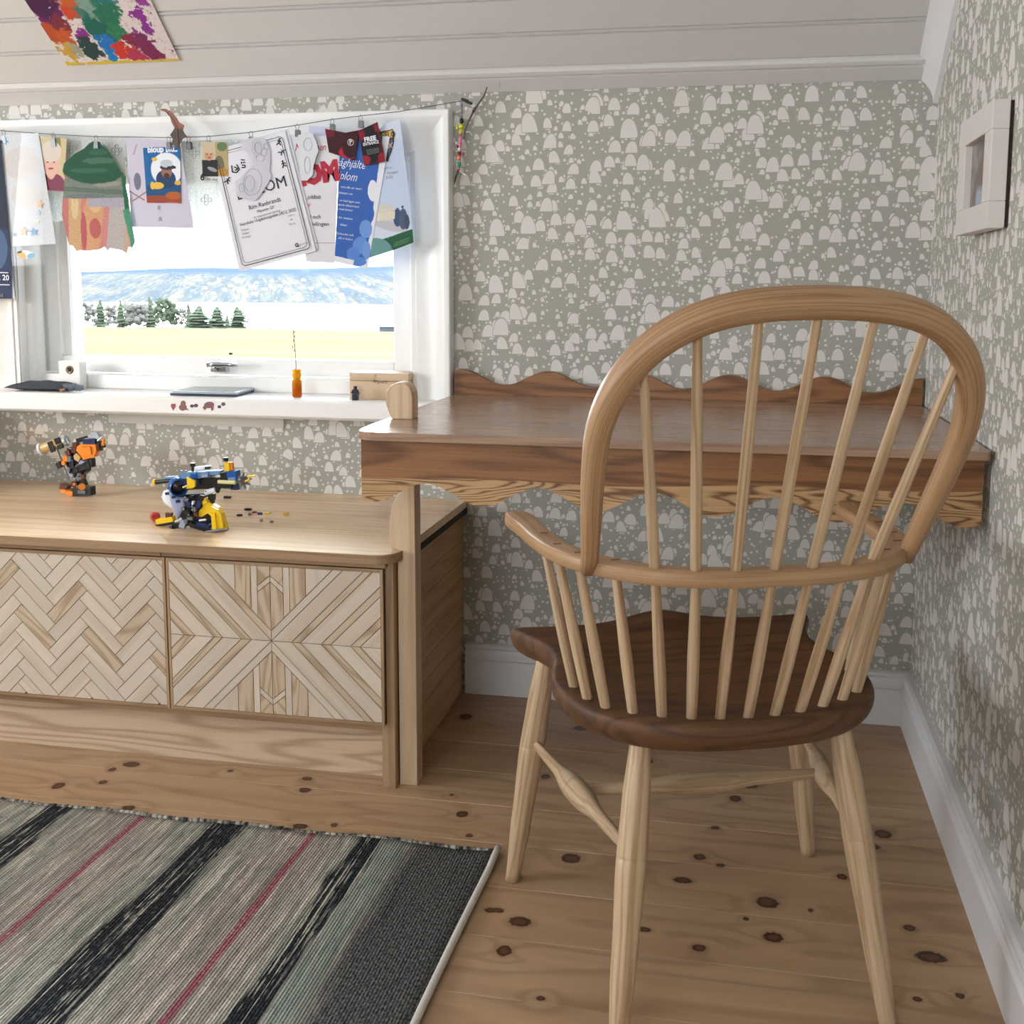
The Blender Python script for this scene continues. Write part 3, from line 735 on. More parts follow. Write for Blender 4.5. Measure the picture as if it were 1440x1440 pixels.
# ------------------------------------------------------------------ rug
def rug_mat():
    k = NT('rag_rug_weave', .92, .15); p = k.sep(k.pos()); x, y = p[0], p[1]
    # wobble of the stripes' edges, streaks along y, short stitches
    wob = k.m2('MULTIPLY', k.m2('SUBTRACT', k.noise(k.comb(k.m2('MULTIPLY', x, 22.0), k.m2('MULTIPLY', y, 3.0)), 1, 3, .6), .5), .07)
    xx = k.m2('ADD', x, wob)
    streak = k.noise(k.comb(k.m2('MULTIPLY', x, 190.0), k.m2('MULTIPLY', y, 2.5)), 1, 2, .6)
    streak2 = k.noise(k.comb(k.m2('MULTIPLY', x, 95.0), k.m2('MULTIPLY', y, 6.0), 4.0), 1, 2, .7)
    stitch = k.noise(k.comb(k.m2('MULTIPLY', x, 260.0), k.m2('MULTIPLY', y, 160.0)), 1, 1, .5)
    def band(c, w, soft=.006, src=None):
        return k.rng(k.m2('ABSOLUTE', k.m2('SUBTRACT', src or xx, c)), w+soft, w, 0, 1)
    base = k.mix(k.rng(streak, .3, .7), srgb((118, 120, 110)), srgb((176, 173, 160)))
    base = k.mix(k.m2('MULTIPLY', k.rng(streak2, .52, .66), .75), base, srgb((212, 204, 192)))
    base = k.mix(k.m2('MULTIPLY', k.rng(streak2, .46, .3), .8), base, srgb((92, 108, 102)))
    spk = k.noise(k.comb(k.m2('MULTIPLY', x, 150.0), k.m2('MULTIPLY', y, 30.0), 9.0), 1, 2, .6); base = k.mix(k.m2('MULTIPLY', k.rng(spk, .56, .68), .6), base, srgb((74, 80, 78)))
    for c, w in ((-1.165, .055), (-1.50, .060), (-1.84, .05)):
        base = k.mix(k.m2('MULTIPLY', band(c, w, .03), k.rng(stitch, .45, .6, .05, .4)), base, srgb((170, 134, 128)))
    # dark charcoal end
    dk = k.mix(k.rng(stitch, .4, .65), srgb((58, 60, 62)), srgb((112, 112, 110)))
    dk = k.mix(k.m2('MULTIPLY', k.rng(streak, .42, .3), .8), dk, srgb((38, 40, 44)))
    base = k.mix(k.rng(xx, -.99, -.955), base, dk)
    base = k.mix(k.m2('MULTIPLY', band(-1.0, .012, .02), .6), base, srgb((112, 130, 124)))
    blk = k.mix(k.rng(stitch, .5, .7), srgb((26, 30, 36)), srgb((66, 72, 76)))
    for c, w in ((-1.05, .020), (-1.322, .034), (-1.672, .034), (-2.0, .03)):
        base = k.mix(k.m2('MULTIPLY', band(c, w, .006), k.rng(k.m2('ADD', k.m2('MULTIPLY', streak, .7), k.m2('MULTIPLY', spk, .3)), .58, .54, .0, 1)), base, blk)
    for c in (-1.155, -1.497):
        base = k.mix(k.m2('MULTIPLY', band(c, .0045, .006, k.m2('ADD', x, k.m2('MULTIPLY', wob, .25))), k.rng(stitch, .3, .55, .45, .95)), base, srgb((142, 66, 86)))
    base = k.mix(k.m2('MULTIPLY', k.rng(stitch, .55, .72), .30), base, srgb((40, 42, 44)))
    k.color(base)
    # ribs across, cords along
    rib = k.m2('SINE', k.m2('MULTIPLY', x, 2*math.pi/.0052)); cord = k.m2('SINE', k.m2('ADD', k.m2('MULTIPLY', y, 2*math.pi/.0075), k.m2('MULTIPLY', k.m2('FLOOR', k.m2('MULTIPLY', x, 1/.0052)), 3.1416)))
    k.bump(k.m2('ADD', rib, k.m2('ADD', k.m2('MULTIPLY', cord, .6), stitch)), .7, .0012)
    return k.m
rug = thing('rag_rug', 'striped grey woven rag rug with black and pink stripes on the floor', 'rug', (-1.6, -1.3, 0))
RX, RY = -.812, -.750
def rugz(x, y): return .007 + .0015*math.sin(9*x+2*y)*math.sin(6*y) + .006*max(0, 1-(x-RX)**2/.0006)*max(0, 1-((y-RY-.02)**2)/.006) 
nx, ny = 90, 60; x0, y0 = -2.9, -2.0
m = MB()
for i in range(nx+1):
    for j in range(ny+1):
        x = x0+(RX-x0)*i/nx; y_ = y0+(RY-y0)*j/ny
        x += .010*math.sin(3.0*(y_-RY))*(i/nx); y_ += .003*math.sin(23*x)*(j/ny)
        m.v.append(Vector((x, y_, rugz(x, y_))))
for i in range(nx):
    for j in range(ny):
        a = i*(ny+1)+j; m.f.append((a, a+ny+1, a+ny+2, a+1))
wv = m.build('weave', rug_mat(), rug, smooth='all')
sm = wv.modifiers.new('thick', 'SOLIDIFY'); sm.thickness = .006; sm.offset = -1
M_HEM = plain('white_hem_tape', (206, 202, 194), .9, .2, vary=.08)
pts_ = [(RX + .010*math.sin(3.0*(y0+(RY-y0)*j/60-RY)) + .004, y0+(RY-y0)*j/60) for j in range(61)]
m = MB(); m.tube([(x, y_, .0075 + (.006*max(0, 1-((y_-RY-.02)**2)/.006))) for x, y_ in pts_], .0062, 8); o = m.build('hem', M_HEM, rug, smooth='all'); o['label'] = 'white stitched hem tape'
m = MB()
for i in range(175):
    x = x0 + (RX-x0)*(i+.5)/175; r_ = .0045+.0008*math.sin(i*2.7); m.cyl((x-.0055, RY+.003*math.sin(23*x), .0068), (x+.0055, RY+.003*math.sin(23*x)+.001*math.sin(i), .0068), r_*.8, r_, seg=6)
def loops_mat():
    k = NT('rug_selvedge', .9, .2); k.color(k.mix(k.rng(k.noise(k.vm('MULTIPLY', k.pos(), (60, 5, 5)), 1, 2), .4, .6), srgb((52, 56, 56)), srgb((170, 168, 160)))); return k.m
m.build('selvedge_loops', loops_mat(), rug, smooth='all', kind='stuff')

# ------------------------------------------------------------------ framed picture on the right wall
pic = thing('framed_picture', 'small white framed photograph hanging on the right wall', 'picture', (-.015, -.575, 1.2))
y_b, y_f = -.452, -.712
Z0P, Z1P = 1.103, 1.300
fr_ = [((y_f, Z0P), (y_b, Z0P+.048)), ((y_f, Z1P-.042), (y_b, Z1P))]
M_PFR = plain('white_picture_frame', (214, 208, 202), .45, .4)
MB().bb((-.006, y_f+.002, Z0P+.002), (-.001, y_b-.002, Z1P-.002)).build('back_board', M_DARK, pic)
for q in (((-.032, y_f, Z0P), (-.006, y_b, Z0P+.042)), ((-.032, y_f, Z1P-.045), (-.006, y_b, Z1P)), ((-.032, y_f, Z0P+.042), (-.006, y_f+.050, Z1P-.045)), ((-.032, y_b-.056, Z0P+.042), (-.006, y_b, Z1P-.045))):
    MB().bb(*q).build('frame_bar', M_PFR, pic, bevel=.0015)
k = NT('greyish_portrait_print', .35); pz = k.sep(k.obj())
c_ = k.mix(k.rng(k.noise(k.obj(), 30, 3), .35, .65), srgb((96, 84, 84)), srgb((150, 136, 130)))
fd = k.vm('LENGTH', k.vm('MULTIPLY', k.vm('ADD', k.obj(), (0, .005, .012)), (0, 22, 26))); c_ = k.mix(k.rng(fd, 1, .7), c_, srgb((110, 92, 86)))
c_ = k.mix(k.m2('MULTIPLY', k.rng(pz[2], -.018, -.03), k.rng(k.m2('ABSOLUTE', k.m2('ADD', pz[1], .008)), .04, .03)), c_, srgb((156, 170, 186))); k.color(c_)
MB().bb((-.020, y_f+.050, Z0P+.042), (-.0062, y_b-.056, Z1P-.045)).build('photo_print', k.m, pic)

# ------------------------------------------------------------------ things on the window sill
SZ = .7352
M_GREYF = plain('dark_grey_cloth', (70, 74, 82), .9, .2, vary=.2); M_GREYL = plain('grey_mottled_cloth', (112, 118, 130), .9, .2, vary=.3)
# flat grey pouch with a knotted corner
pa, pb = aty(16, 548, -.03), aty(112, 548, -.03); pc = (pa+pb)/2
pouch = thing('pillow', 'flat dark grey cloth pouch lying at the left end of the sill', 'cushion', (pc.x, -.03, SZ))
m = MB(); NX, NY = 22, 12; hx = .080; hy = .040
for sgn in (1, -1):
    for i in range(NX+1):
        for j in range(NY+1):
            u = -1+2*i/NX; v = -1+2*j/NY; e = max(0, (1-abs(u)**2.6))**.5*max(0, (1-abs(v)**2.6))**.5
            x = u*hx*(1+.10*v*v); y_ = v*hy*(1+.05*abs(u)); z = .0075+sgn*(.0165 if sgn > 0 else .0065)*e + .0012*math.sin(9*u+4*v)*e
            m.v.append(Vector((pc.x-.006+x, -.025+y_, SZ+z)))
K_ = (NX+1)*(NY+1)
for s2 in (0, 1):
    for i in range(NX):
        for j in range(NY):
            a = s2*K_+i*(NY+1)+j; m.f.append((a, a+NY+1, a+NY+2, a+1) if s2 == 0 else (a, a+1, a+NY+2, a+NY+1))
m.build('cover', M_GREYF, pouch, smooth='all')
q = aty(100, 541, -.055); m = MB()
for i in range(7):
    a = i*.9; m.cyl((q.x-.02+.007*i, -.058, SZ+.012+.003*math.sin(i*2)), (q.x-.014+.007*i+.004*math.cos(a), -.05, SZ+.014+.003*math.cos(i*1.7)), .008, .006, seg=8)
m.build('knotted_corner', M_GREYL, pouch, smooth='all')
MB().cyl((q.x-.022, -.07, SZ+.004), (q.x-.010, -.066, SZ+.008), .004, .003, seg=8).build('pull_tab', plain('copper_tab', (176, 120, 90), .4), pouch)
# white block with a round brass-rimmed hole
q0, q1 = aty(86, 530, .02), aty(115, 508, .02)
blk = thing('candle_block', 'square white block with a round bronze-rimmed hole, behind the grey pouch', 'ornament', ((q0.x+q1.x)/2, .025, SZ))
MB().bb((q0.x, .010, SZ), (q1.x, .040, q1.z)).build('block', M_WHITE, blk, bevel=.002)
cx_, cz_ = aty(98, 520, .01).x, aty(98, 520, .01).z
m = MB(); m.lathe([(.0105, 0), (.0105, .002), (.0075, .003), (.006, .001)], Matrix.Translation((cx_, .010, cz_)) @ Matrix.Rotation(math.pi/2, 4, 'X'), 24); m.build('rim', plain('bronze_rim', (120, 104, 84), .35, .5, .6), blk, smooth='all')
MB().cyl((cx_, .0099, cz_), (cx_, .0070, cz_), .0035, seg=12).build('hole', M_DARK, blk)
# tablet computers, one on the other
def slab(name, label, corners, z0, z1, m1, m2, grp=None):
    P = [atz(px, py, z0) for px, py in corners]; c = sum(P, Vector())/4
    t = thing(name, label, 'tablet', (c.x, c.y, z0))
    m = MB(); m.prism([(p.x, p.y, z0) for p in P], (0, 0, z1-z0)); m.build('casing', m1, t, bevel=.001)
    m = MB(); m.prism([(c.x+(p.x-c.x)*.93, c.y+(p.y-c.y)*.90, z1+.0001) for p in P], (0, 0, .0004)); m.build('screen', m2, t)
    return t
TB = [(239, 556), (333, 558), (362, 550.5), (272, 549)]
slab('tablet', 'dark thin tablet lying on the sill, the lower of two', TB, SZ, SZ+.006, plain('slate_blue_case', (66, 76, 90), .4), M_DARK)
slab('tablet', 'pale topped tablet resting on the darker one on the sill', [(242, 553), (332, 555), (360, 547.5), (272, 546.5)], SZ+.0066, SZ+.0125, plain('pale_alu_case', (176, 184, 196), .35, .5, .3), plain('dark_screen', (52, 58, 66), .12))
# amber glass bottle with a dried stalk
k = NT('amber_glass', .08, .5); k.b.inputs['Base Color'].default_value = srgb((205, 130, 10)); k.b.inputs['Transmission Weight'].default_value = .5; k.b.inputs['IOR'].default_value = 1.2
k.color(k.mix(k.rng(k.sep(k.obj())[2], -.02, .02), srgb((214, 110, 20)), srgb((250, 196, 40)))); M_AMBER = k.m
bp_ = aty(418, 557, -.04); bo = thing('bottle_vase', 'small amber glass bottle holding a thin dried stalk', 'vase', (bp_.x, -.04, SZ))
m = MB(); m.lathe([(.0002, .0006), (.0105, .0006), (.0118, .004), (.0118, .034), (.0112, .039), (.0082, .044), (.0082, .046), (.0105, .050), (.0108, .056), (.0095, .060), (.0095, .064), (.0110, .065), (.0110, .069), (.0085, .069), (.0085, .060), (.0070, .046), (.0095, .040), (.0100, .034), (.0100, .006), (.0002, .004)], Matrix.Translation((bp_.x, -.04, SZ)), 24)
m.build('glass_bottle', M_AMBER, bo, smooth='all')
M_STALK = plain('dried_stalk', (104, 90, 74), .8); tp = aty(412, 462, -.04)
m = MB(); m.tube([(bp_.x, -.04, SZ+.01), (bp_.x-.002, -.038, SZ+.07), (bp_.x-.003, -.04, SZ+.12), (tp.x, -.04, tp.z)], .0008, 5); m.build('stalk', M_STALK, bo)
m = MB()
for py, dx in ((463, -1), (468, 1), (474, 1), (480, 0), (486, 1), (489, -1), (494, 1)):
    p = aty(413+dx, py, -.04); m.cyl(p, p+Vector((.0008*dx, 0, .004)), .0016, .0008, 6)
m.build('seed_head', plain('seed_heads', (150, 84, 74), .8), bo)
# pale wooden box
B0, B1 = aty(493, 561, -.04), aty(575, 522, -.04)
bx = thing('wooden_box', 'small pale wooden box with a lid and printed name on the sill', 'box', ((B0.x+B1.x)/2, 0, SZ))
M_BOXW = wood('box_beech', (214, 188, 158), (186, 156, 122), 'X', 5, .3, (1, 14, 14), .3, .5)
MB().bb((B0.x, -.045, SZ), (B1.x, .035, SZ+.044)).build('box_body', M_BOXW, bx, bevel=.001)
MB().bb((B0.x, -.045, SZ+.0448), (B1.x, .035, SZ+.064)).build('lid', M_BOXW, bx, bevel=.001)

# ------------------------------------------------------------------ lettering
def text(parent, s, px, py, y, size_px, rot=0, mat=None, shear=0, bold=0, align='CENTER', name='lettering', xs=1.0, d=.0003, w=None):
    p = aty(px, py, y); sc = (aty(px+1, py, y)-p).x
    c = bpy.data.curves.new('t', 'FONT'); c.body = s; c.size = size_px*sc*1.38; c.shear = shear; c.offset = bold*size_px*sc*.02
    c.align_x = align; c.align_y = 'CENTER'; c.extrude = .00006; c.resolution_u = 2
    o = bpy.data.objects.new('t', c); me = bpy.data.meshes.new_from_object(o); bpy.data.objects.remove(o)
    if w: xx = [q.co.x for q in me.vertices]; xs = w*sc/max(1e-6, max(xx)-min(xx))
    me.name = name; me.materials.clear(); me.materials.append(mat); o = bpy.data.objects.new(name, me)
    link(o, parent, (p.x, y-d, p.z)); o.rotation_euler = (math.pi/2, -math.radians(rot), 0); o.scale = (xs, 1, 1)
    return o
INK = plain('black_ink', (34, 34, 38), .7); INKG = plain('grey_ink', (120, 122, 130), .7); INKR = plain('red_ink', (176, 28, 58), .7); INKO = plain('orange_red_ink', (200, 80, 60), .7)
INKW = plain('white_ink', (226, 230, 240), .7); INKP = plain('pale_pencil', (178, 180, 190), .8); INKD = plain('dark_brown_ink', (70, 56, 44), .7)
text(bx, 'finpoint', 535, 536.5, -.045, 5.5, -2, INKD, w=20); text(bx, '⋏', 528, 528.5, -.045, 5, -2, INKD)

# toy figure in front of the box
M_NAVY = plain('navy_plastic', (34, 38, 62), .35, vary=.1)
fg = thing('toy_figure', 'tiny dark navy plastic toy figure standing before the wooden box', 'toy', (aty(500, 561, -.075).x, -.075, SZ))
fx = aty(500, 561, -.075).x
MB().bb((fx-.007, -.080, SZ), (fx-.0005, -.071, SZ+.014)).build('leg', M_NAVY, fg); MB().bb((fx+.0005, -.080, SZ), (fx+.007, -.071, SZ+.014)).build('leg', M_NAVY, fg)
m = MB(); m.prism([(fx-.0065, -.079, SZ+.0145), (fx+.0065, -.079, SZ+.0145), (fx+.005, -.079, SZ+.026), (fx-.005, -.079, SZ+.026)], (0, .007, 0)); m.build('torso', M_NAVY, fg, bevel=.0005)
MB().cyl((fx, -.0755, SZ+.0262), (fx, -.0755, SZ+.034), .0042, seg=14).build('head', M_NAVY, fg, bevel=.001)
MB().cyl((fx+.0055, -.0755, SZ+.025), (fx+.011, -.082, SZ+.0165), .0018).build('arm', M_NAVY, fg); MB().cyl((fx-.0055, -.0755, SZ+.025), (fx-.0085, -.080, SZ+.0165), .0018).build('arm', M_NAVY, fg)
MB().cyl((fx+.011, -.084, SZ+.0150), (fx+.014, -.086, SZ+.0150), .0016).build('hand', plain('grey_hand', (120, 110, 120), .4), fg)

# stickers on the front edge of the sill
def flat(pts, y, th=.0006): m = MB(); m.prism([(aty(px, py, y).x, y, aty(px, py, y).z) for px, py in pts], (0, th, 0)); return m
def poly_ell(cx, cy, rx, ry, n=18, rot=0):
    c, s = math.cos(math.radians(rot)), math.sin(math.radians(rot))
    return [(cx+rx*math.cos(2*math.pi*i/n)*c-ry*math.sin(2*math.pi*i/n)*s, cy+rx*math.cos(2*math.pi*i/n)*s+ry*math.sin(2*math.pi*i/n)*c) for i in range(n)]
SK_P, SK_B, SK_R, SK_V = plain('mauve_sticker', (132, 84, 92), .5), plain('brown_sticker', (134, 92, 80), .5), plain('rose_heart_sticker', (150, 70, 84), .5), plain('plum_sticker', (84, 64, 92), .5)
YS = -.0985
def sticker(name, label, shapes, m_):
    p = aty(*shapes[0][0], YS); t = thing(name, label, 'sticker', (p.x, YS, p.z))
    for i, q in enumerate(shapes): flat(q, YS-.0001*(i+1), .0001*(i+1)).build('sticker_shape', m_[i] if isinstance(m_, list) else m_, t)
sticker('heart_sticker', 'small red heart sticker on the front edge of the sill', [[(243.5, 577.5), (240.3, 572), (240.3, 569), (242, 567.3), (243.6, 568.6), (245.4, 567.3), (247.2, 568.8), (247, 572)]], SK_R)
sticker('animal_sticker', 'brown seated animal sticker on the sill edge beside the heart', [poly_ell(257, 573, 5.5, 4.6) + [], poly_ell(257.5, 567.5, 3.6, 4.2), [(260, 576), (266, 577), (260, 572)], poly_ell(257.5, 569.5, 1.7, 1.5)], [SK_B, SK_B, SK_B, SK_P])
sticker('ball_sticker', 'pair of small plum round stickers between the two animal stickers', [poly_ell(270, 571, 2.8, 2.3), poly_ell(275.5, 570.3, 3, 2.5), poly_ell(275.5, 570.3, 1, .8)], [SK_V, SK_V, SK_P])
sticker('animal_sticker', 'mauve standing animal sticker on the sill edge', [poly_ell(294, 569.5, 7.2, 4.6, rot=-6), [(287, 572), (286.5, 576.5), (289.5, 576), (291, 572)], [(296, 572), (297, 577.5), (300, 577), (300.5, 571)], poly_ell(288, 573, 3, 2.2)], [SK_P]*4)
sticker('ball_sticker', 'rightmost pair of small plum round stickers on the sill edge', [poly_ell(308.5, 572, 2.6, 2.3), poly_ell(314, 568.3, 2.9, 2.5), poly_ell(314, 568.3, 1, .9)], [SK_V, SK_V, SK_P])

# ------------------------------------------------------------------ papers hanging from the string
def print_mat(name, base, shapes, origin, warp=0.0, wscale=90, rough=.6, mott=0.0, trans=0.0):
    """printed / painted picture: each shape (kind, px, py, rx, ry, colour[, rot]) given at its place on the sheet"""
    k = NT(name, rough, .3); o_ = k.sep(k.obj()); P = k.comb(o_[0], o_[2], 0.0)
    if warp:
        nz = k.n('ShaderNodeTexNoise'); k.put(nz.inputs['Vector'], P); nz.inputs['Scale'].default_value = wscale; nz.inputs['Detail'].default_value = 3
        P = k.vm('ADD', P, k.vm('SCALE', k.vm('SUBTRACT', nz.outputs['Color'], (.5, .5, .5)), warp))
    c = srgb(base)
    ox, oy, oz = origin
    for sh_ in shapes:
        kind, px, py, rx, ry, col = sh_[:6]; rot = sh_[6] if len(sh_) > 6 else 0
        p = aty(px, py, oy); s_ = (aty(px+1, py, oy)-p).x
        q = k.vm('SUBTRACT', P, (p.x-ox, p.z-oz, 0))
        if rot:
            r = k.n('ShaderNodeVectorRotate', rotation_type='Z_AXIS'); k.put(r.inputs['Vector'], q); r.inputs['Angle'].default_value = math.radians(rot); q = r.outputs[0]
        q = k.vm('MULTIPLY', q, (1/(rx*s_), 1/(ry*s_), 0))
        if kind == 'e': d = k.vm('LENGTH', q)
        else:
            a = k.sep(k.vm('ABSOLUTE', q)); d = k.m2('MAXIMUM', a[0], a[1])
        c = k.mix(k.rng(d, 1.03, .97), c, srgb(col))
    if mott:
        n_ = k.noise(k.vm('MULTIPLY', P, (1, 2.2, 1)), 140, 3); c = k.mix(k.m2('MULTIPLY', k.rng(n_, .35, .7), mott), c, k.mix(.5, c, (.02, .02, .02, 1)))
    k.color(c)
    if trans:
        t = k.t; out = t.nodes['Material Output']; tl = k.n('ShaderNodeBsdfTranslucent'); k.put(tl.inputs[0], c); mx = k.n('ShaderNodeMixShader'); mx.inputs[0].default_value = trans
        t.links.new(k.b.outputs[0], mx.inputs[1]); t.links.new(tl.outputs[0], mx.inputs[2]); t.links.new(mx.outputs[0], out.inputs[0])
    return k.m
def sheet_mesh(q, y, curl=.004, n=8, th=.0004, phase=0.0):
    """q: TL, TR, BR, BL pixels; a slightly bowed sheet hanging in the plane y"""
    P = [aty(px, py, y) for px, py in q]; m = MB()
    for s2 in (0, 1):
        for i in range(n+1):
            for j in range(n+1):
                u, v = i/n, j/n; p = P[0]*(1-u)*(1-v)+P[1]*u*(1-v)+P[2]*u*v+P[3]*(1-u)*v
                m.v.append(p + Vector((0, s2*th - 0 + curl*(math.sin(math.pi*u+phase)-.0)*v*.6 + .002*v, 0)))
    K2 = (n+1)**2
    for i in range(n):
        for j in range(n):
            a = i*(n+1)+j; m.f.append((a, a+1, a+n+2, a+n+1)); m.f.append((K2+a, K2+a+n+1, K2+a+n+2, K2+a+1))
    for i in range(n):
        for (a, b_) in ((i*(n+1), (i+1)*(n+1)), (i*(n+1)+n, (i+1)*(n+1)+n), (i, i+1), (n*(n+1)+i, n*(n+1)+i+1)): m.f.append((a, b_, K2+b_, K2+a))
    return m, sum(P, Vector())/4
def sheet(name, label, cat, q, y, shapes=(), base=(226, 226, 232), curl=0.0, group=None, **kw):
    m, c = sheet_mesh(q, y, curl, n=8 if curl else 2); c.y = y
    o = m.build(name, print_mat(name+'_print', base, shapes, (c.x, y, c.z), **kw), origin=c, smooth=bool(curl) and 'all'); WLOC[o.name] = c
    return tag(o, label, cat, group)
def cut(name, label, cat, pts, y, shapes=(), base=(226, 226, 232), **kw):
    m = flat(pts, y, .0005); c = sum(m.v, Vector())/len(m.v); c.y = y
    o = m.build(name, print_mat(name+'_print', base, shapes, (c.x, y, c.z), **kw), origin=c); WLOC[o.name] = c
    return tag(o, label, cat)
T_ = .12
# string and its clips
STR = [(-60, 176), (5, 184), (75, 189), (135, 192), (240, 193.5), (293, 192), (353, 186), (418, 176), (467, 168), (507, 163), (560, 157), (652, 141.5)]
def sty(px): return -.072 if px < 520 else -.072+(px-520)/132*.050
m = MB(); m.tube([aty(px, py, sty(px)) for px, py in STR], .0009, 6); o = m.build('string', plain('grey_string', (96, 92, 88), .8)); tag(o, 'thin grey string strung above the window carrying the hanging papers', 'string')
M_CLIP = plain('steel_clip', (120, 122, 124), .35, .5, .85)
def sy(px):
    for (a, ya), (b_, yb) in zip(STR[:-1], STR[1:]):
        if a <= px <= b_: return ya+(yb-ya)*(px-a)/(b_-a)
CLIPL = {5: 'small steel clip at the far left holding the navy poster', 75: 'small steel clip holding the photo of a child in a maroon shirt', 135: 'small steel clip holding the top of the green childs painting',
 237: 'small steel clip holding the lilac sheet, left of the dried leaf', 265: 'small steel clip on the string just right of the dried leaf', 293: 'small steel clip holding the small photo with a six below', 353: 'small steel clip holding the tilted white diploma and pencil drawing',
 418: 'small steel clip holding the small white cutout over the red lettered diploma', 467: 'small steel clip holding the dark red flyer', 507: 'small steel clip holding the black and red ticket'}
for i, (px, lb) in enumerate(CLIPL.items()):
    py = sy(px); Y = -.072; p = aty(px, py, Y); t = thing('clip', lb, 'clip', tuple(p), 'small steel clips on the string')
    s_ = (aty(px+1, py, Y)-p).x; m = MB()
    m.prism([(p.x-2.6*s_, Y-.003, p.z-6*s_), (p.x+2.6*s_, Y-.003, p.z-6*s_), (p.x+3.2*s_, Y-.003, p.z-15*s_), (p.x-3.2*s_, Y-.003, p.z-15*s_)], (0, .012, 0)); m.build('clip_body', M_CLIP, t, rot=None)
    m = MB(); m.tube([(p.x-1.5*s_, Y, p.z-6*s_), (p.x-2.6*s_, Y, p.z-1*s_), (p.x, Y, p.z+1.6*s_), (p.x+2.6*s_, Y, p.z-1*s_), (p.x+1.5*s_, Y, p.z-6*s_)], .0007, 5); m.build('wire_loop', M_CLIP, t)

YP = -.068
# lace valance, two drops
def lace(name, label, pts, y, fl_px):
    k = NT(name+'_cloth', .85, .2); o_ = k.sep(k.obj()); f1 = k.m2('SINE', k.m2('MULTIPLY', o_[0], 900)); f2 = k.noise(k.obj(), 260, 2)
    c = k.mix(k.rng(f2, .4, .6), srgb((214, 218, 216)), srgb((236, 238, 236))); k.color(c)
    t = k.t; out = t.nodes['Material Output']; tl = k.n('ShaderNodeBsdfTranslucent'); k.put(tl.inputs[0], c); tr = k.n('ShaderNodeBsdfTransparent'); mx = k.n('ShaderNodeMixShader'); m2_ = k.n('ShaderNodeMixShader')
    mx.inputs[0].default_value = .4; t.links.new(k.b.outputs[0], mx.inputs[1]); t.links.new(tl.outputs[0], mx.inputs[2]); m2_.inputs[0].default_value = .15
    t.links.new(mx.outputs[0], m2_.inputs[1]); t.links.new(tr.outputs[0], m2_.inputs[2]); t.links.new(m2_.outputs[0], out.inputs[0]); k.bump(f1, .3, .0005)
    m = flat(pts, y, .0006); c_ = sum(m.v, Vector())/len(m.v); o = m.build(name, k.m, origin=c_); WLOC[o.name] = c_; tag(o, label, 'curtain')
    MG = plain('lace_eyelet', (156, 164, 164), .8)
    for (px, py) in fl_px:
        for dx, dy in ((0, -5.5), (5.5, 0), (0, 5.5), (-5.5, 0)):
            p = aty(px+dx*.9, py+dy*.9, y-.0005); s_ = (aty(px+1, py, y)-aty(px, py, y)).x
            m = MB(); R0, n_ = 2.6*s_, 12; path = [(p+Vector((R0*math.cos(2*math.pi*j/n_), 0, R0*math.sin(2*math.pi*j/n_)))) for j in range(n_+1)]
            m.tube(path, .4*s_, 4); m.build('eyelet', MG, o)
    return o
def scal(x0, x1, y_, n, a):
    out = []
    for i in range(n):
        for j in range(6):
            t = j/6; out.append((x0+(x1-x0)*(i+t)/n, y_ + a*math.sin(math.pi*t)))
    return out+[(x1, y_)]
lace('lace_valance', 'left drop of the white lace valance, behind the green childs painting', [(178, 192), (176, 240)] + [(174, 300)] + scal(170, 62, 305, 3, 7) + [(56, 192)], -.050, [(164, 211), (100, 208)])
lace('lace_valance', 'right drop of the white lace valance with a scalloped hem, left of the tilted diploma', [(340, 196), (338, 300)] + scal(330, 272, 316, 2, 9) + [(262, 270), (254, 198)], -.052, [(273, 215), (290, 281), (330, 240)])

# far left navy poster
o = sheet('poster', 'dark navy poster with white lettering cut off at the left edge', 'poster', [(-70, 195), (1, 197), (20, 420), (-62, 420)], -.078,
    [('b', -40, 300, 58, 111, (30, 48, 84), 4), ('b', -40, 250, 52, 60, (22, 34, 58), 4), ('e', -6, 350, 16, 26, (64, 92, 128), 4)], (214, 218, 226))
for yy, s2 in ((382.5, 'MARS EL, 20'),): text(o, s2, 13, 391, -.078, 7, -2, INKW, align='RIGHT', bold=1)
flat([(-40, 381.6), (11.5, 383), (11.6, 384.2), (-40, 382.8)], -.0784, .0003).build('rule', INKW, o); flat([(-40, 399), (13.5, 400), (13.6, 401.2), (-40, 400.2)], -.0784, .0003).build('rule', INKW, o)
text(o, 'tid', 1, 415, -.078, 5, -2, INKG, bold=1)
# starred sheet in a plastic pocket
M_SO, M_SB = plain('orange_star', (214, 170, 126), .5), plain('blue_star', (92, 150, 196), .5)
o = sheet('starred_sheet', 'tall white sheet with pencil marks and blue and orange star stickers', 'paper', [(2, 190), (54, 187), (78, 343), (11, 347)], -.074, [('e', 30, 230, 26, 20, (212, 208, 206)), ('e', 38, 275, 22, 16, (216, 214, 212))], (214, 220, 226), mott=.25, trans=T_)
def star(cx, cy, r, mat, rot=0, par=None):
    pts = [(cx+(r if i % 2 == 0 else r*.42)*math.sin(math.radians(rot)+i*math.pi/5), cy-(r if i % 2 == 0 else r*.42)*math.cos(math.radians(rot)+i*math.pi/5)) for i in range(10)]
    flat(pts, -.0748, .0006).build('star', mat, par)
for a in ((33, 325, 7, M_SO, 5), (47, 326, 7, M_SB, -8), (20.5, 330, 3.8, M_SB, 5), (56, 287, 6.5, M_SO, 8), (54, 299, 4.5, plain('pale_blue_star', (168, 194, 222), .5), 10), (7, 199, 5.5, M_SB, 20), (52, 311, 5, plain('pale_orange_star', (224, 212, 196), .5), 0)): star(*a, o)
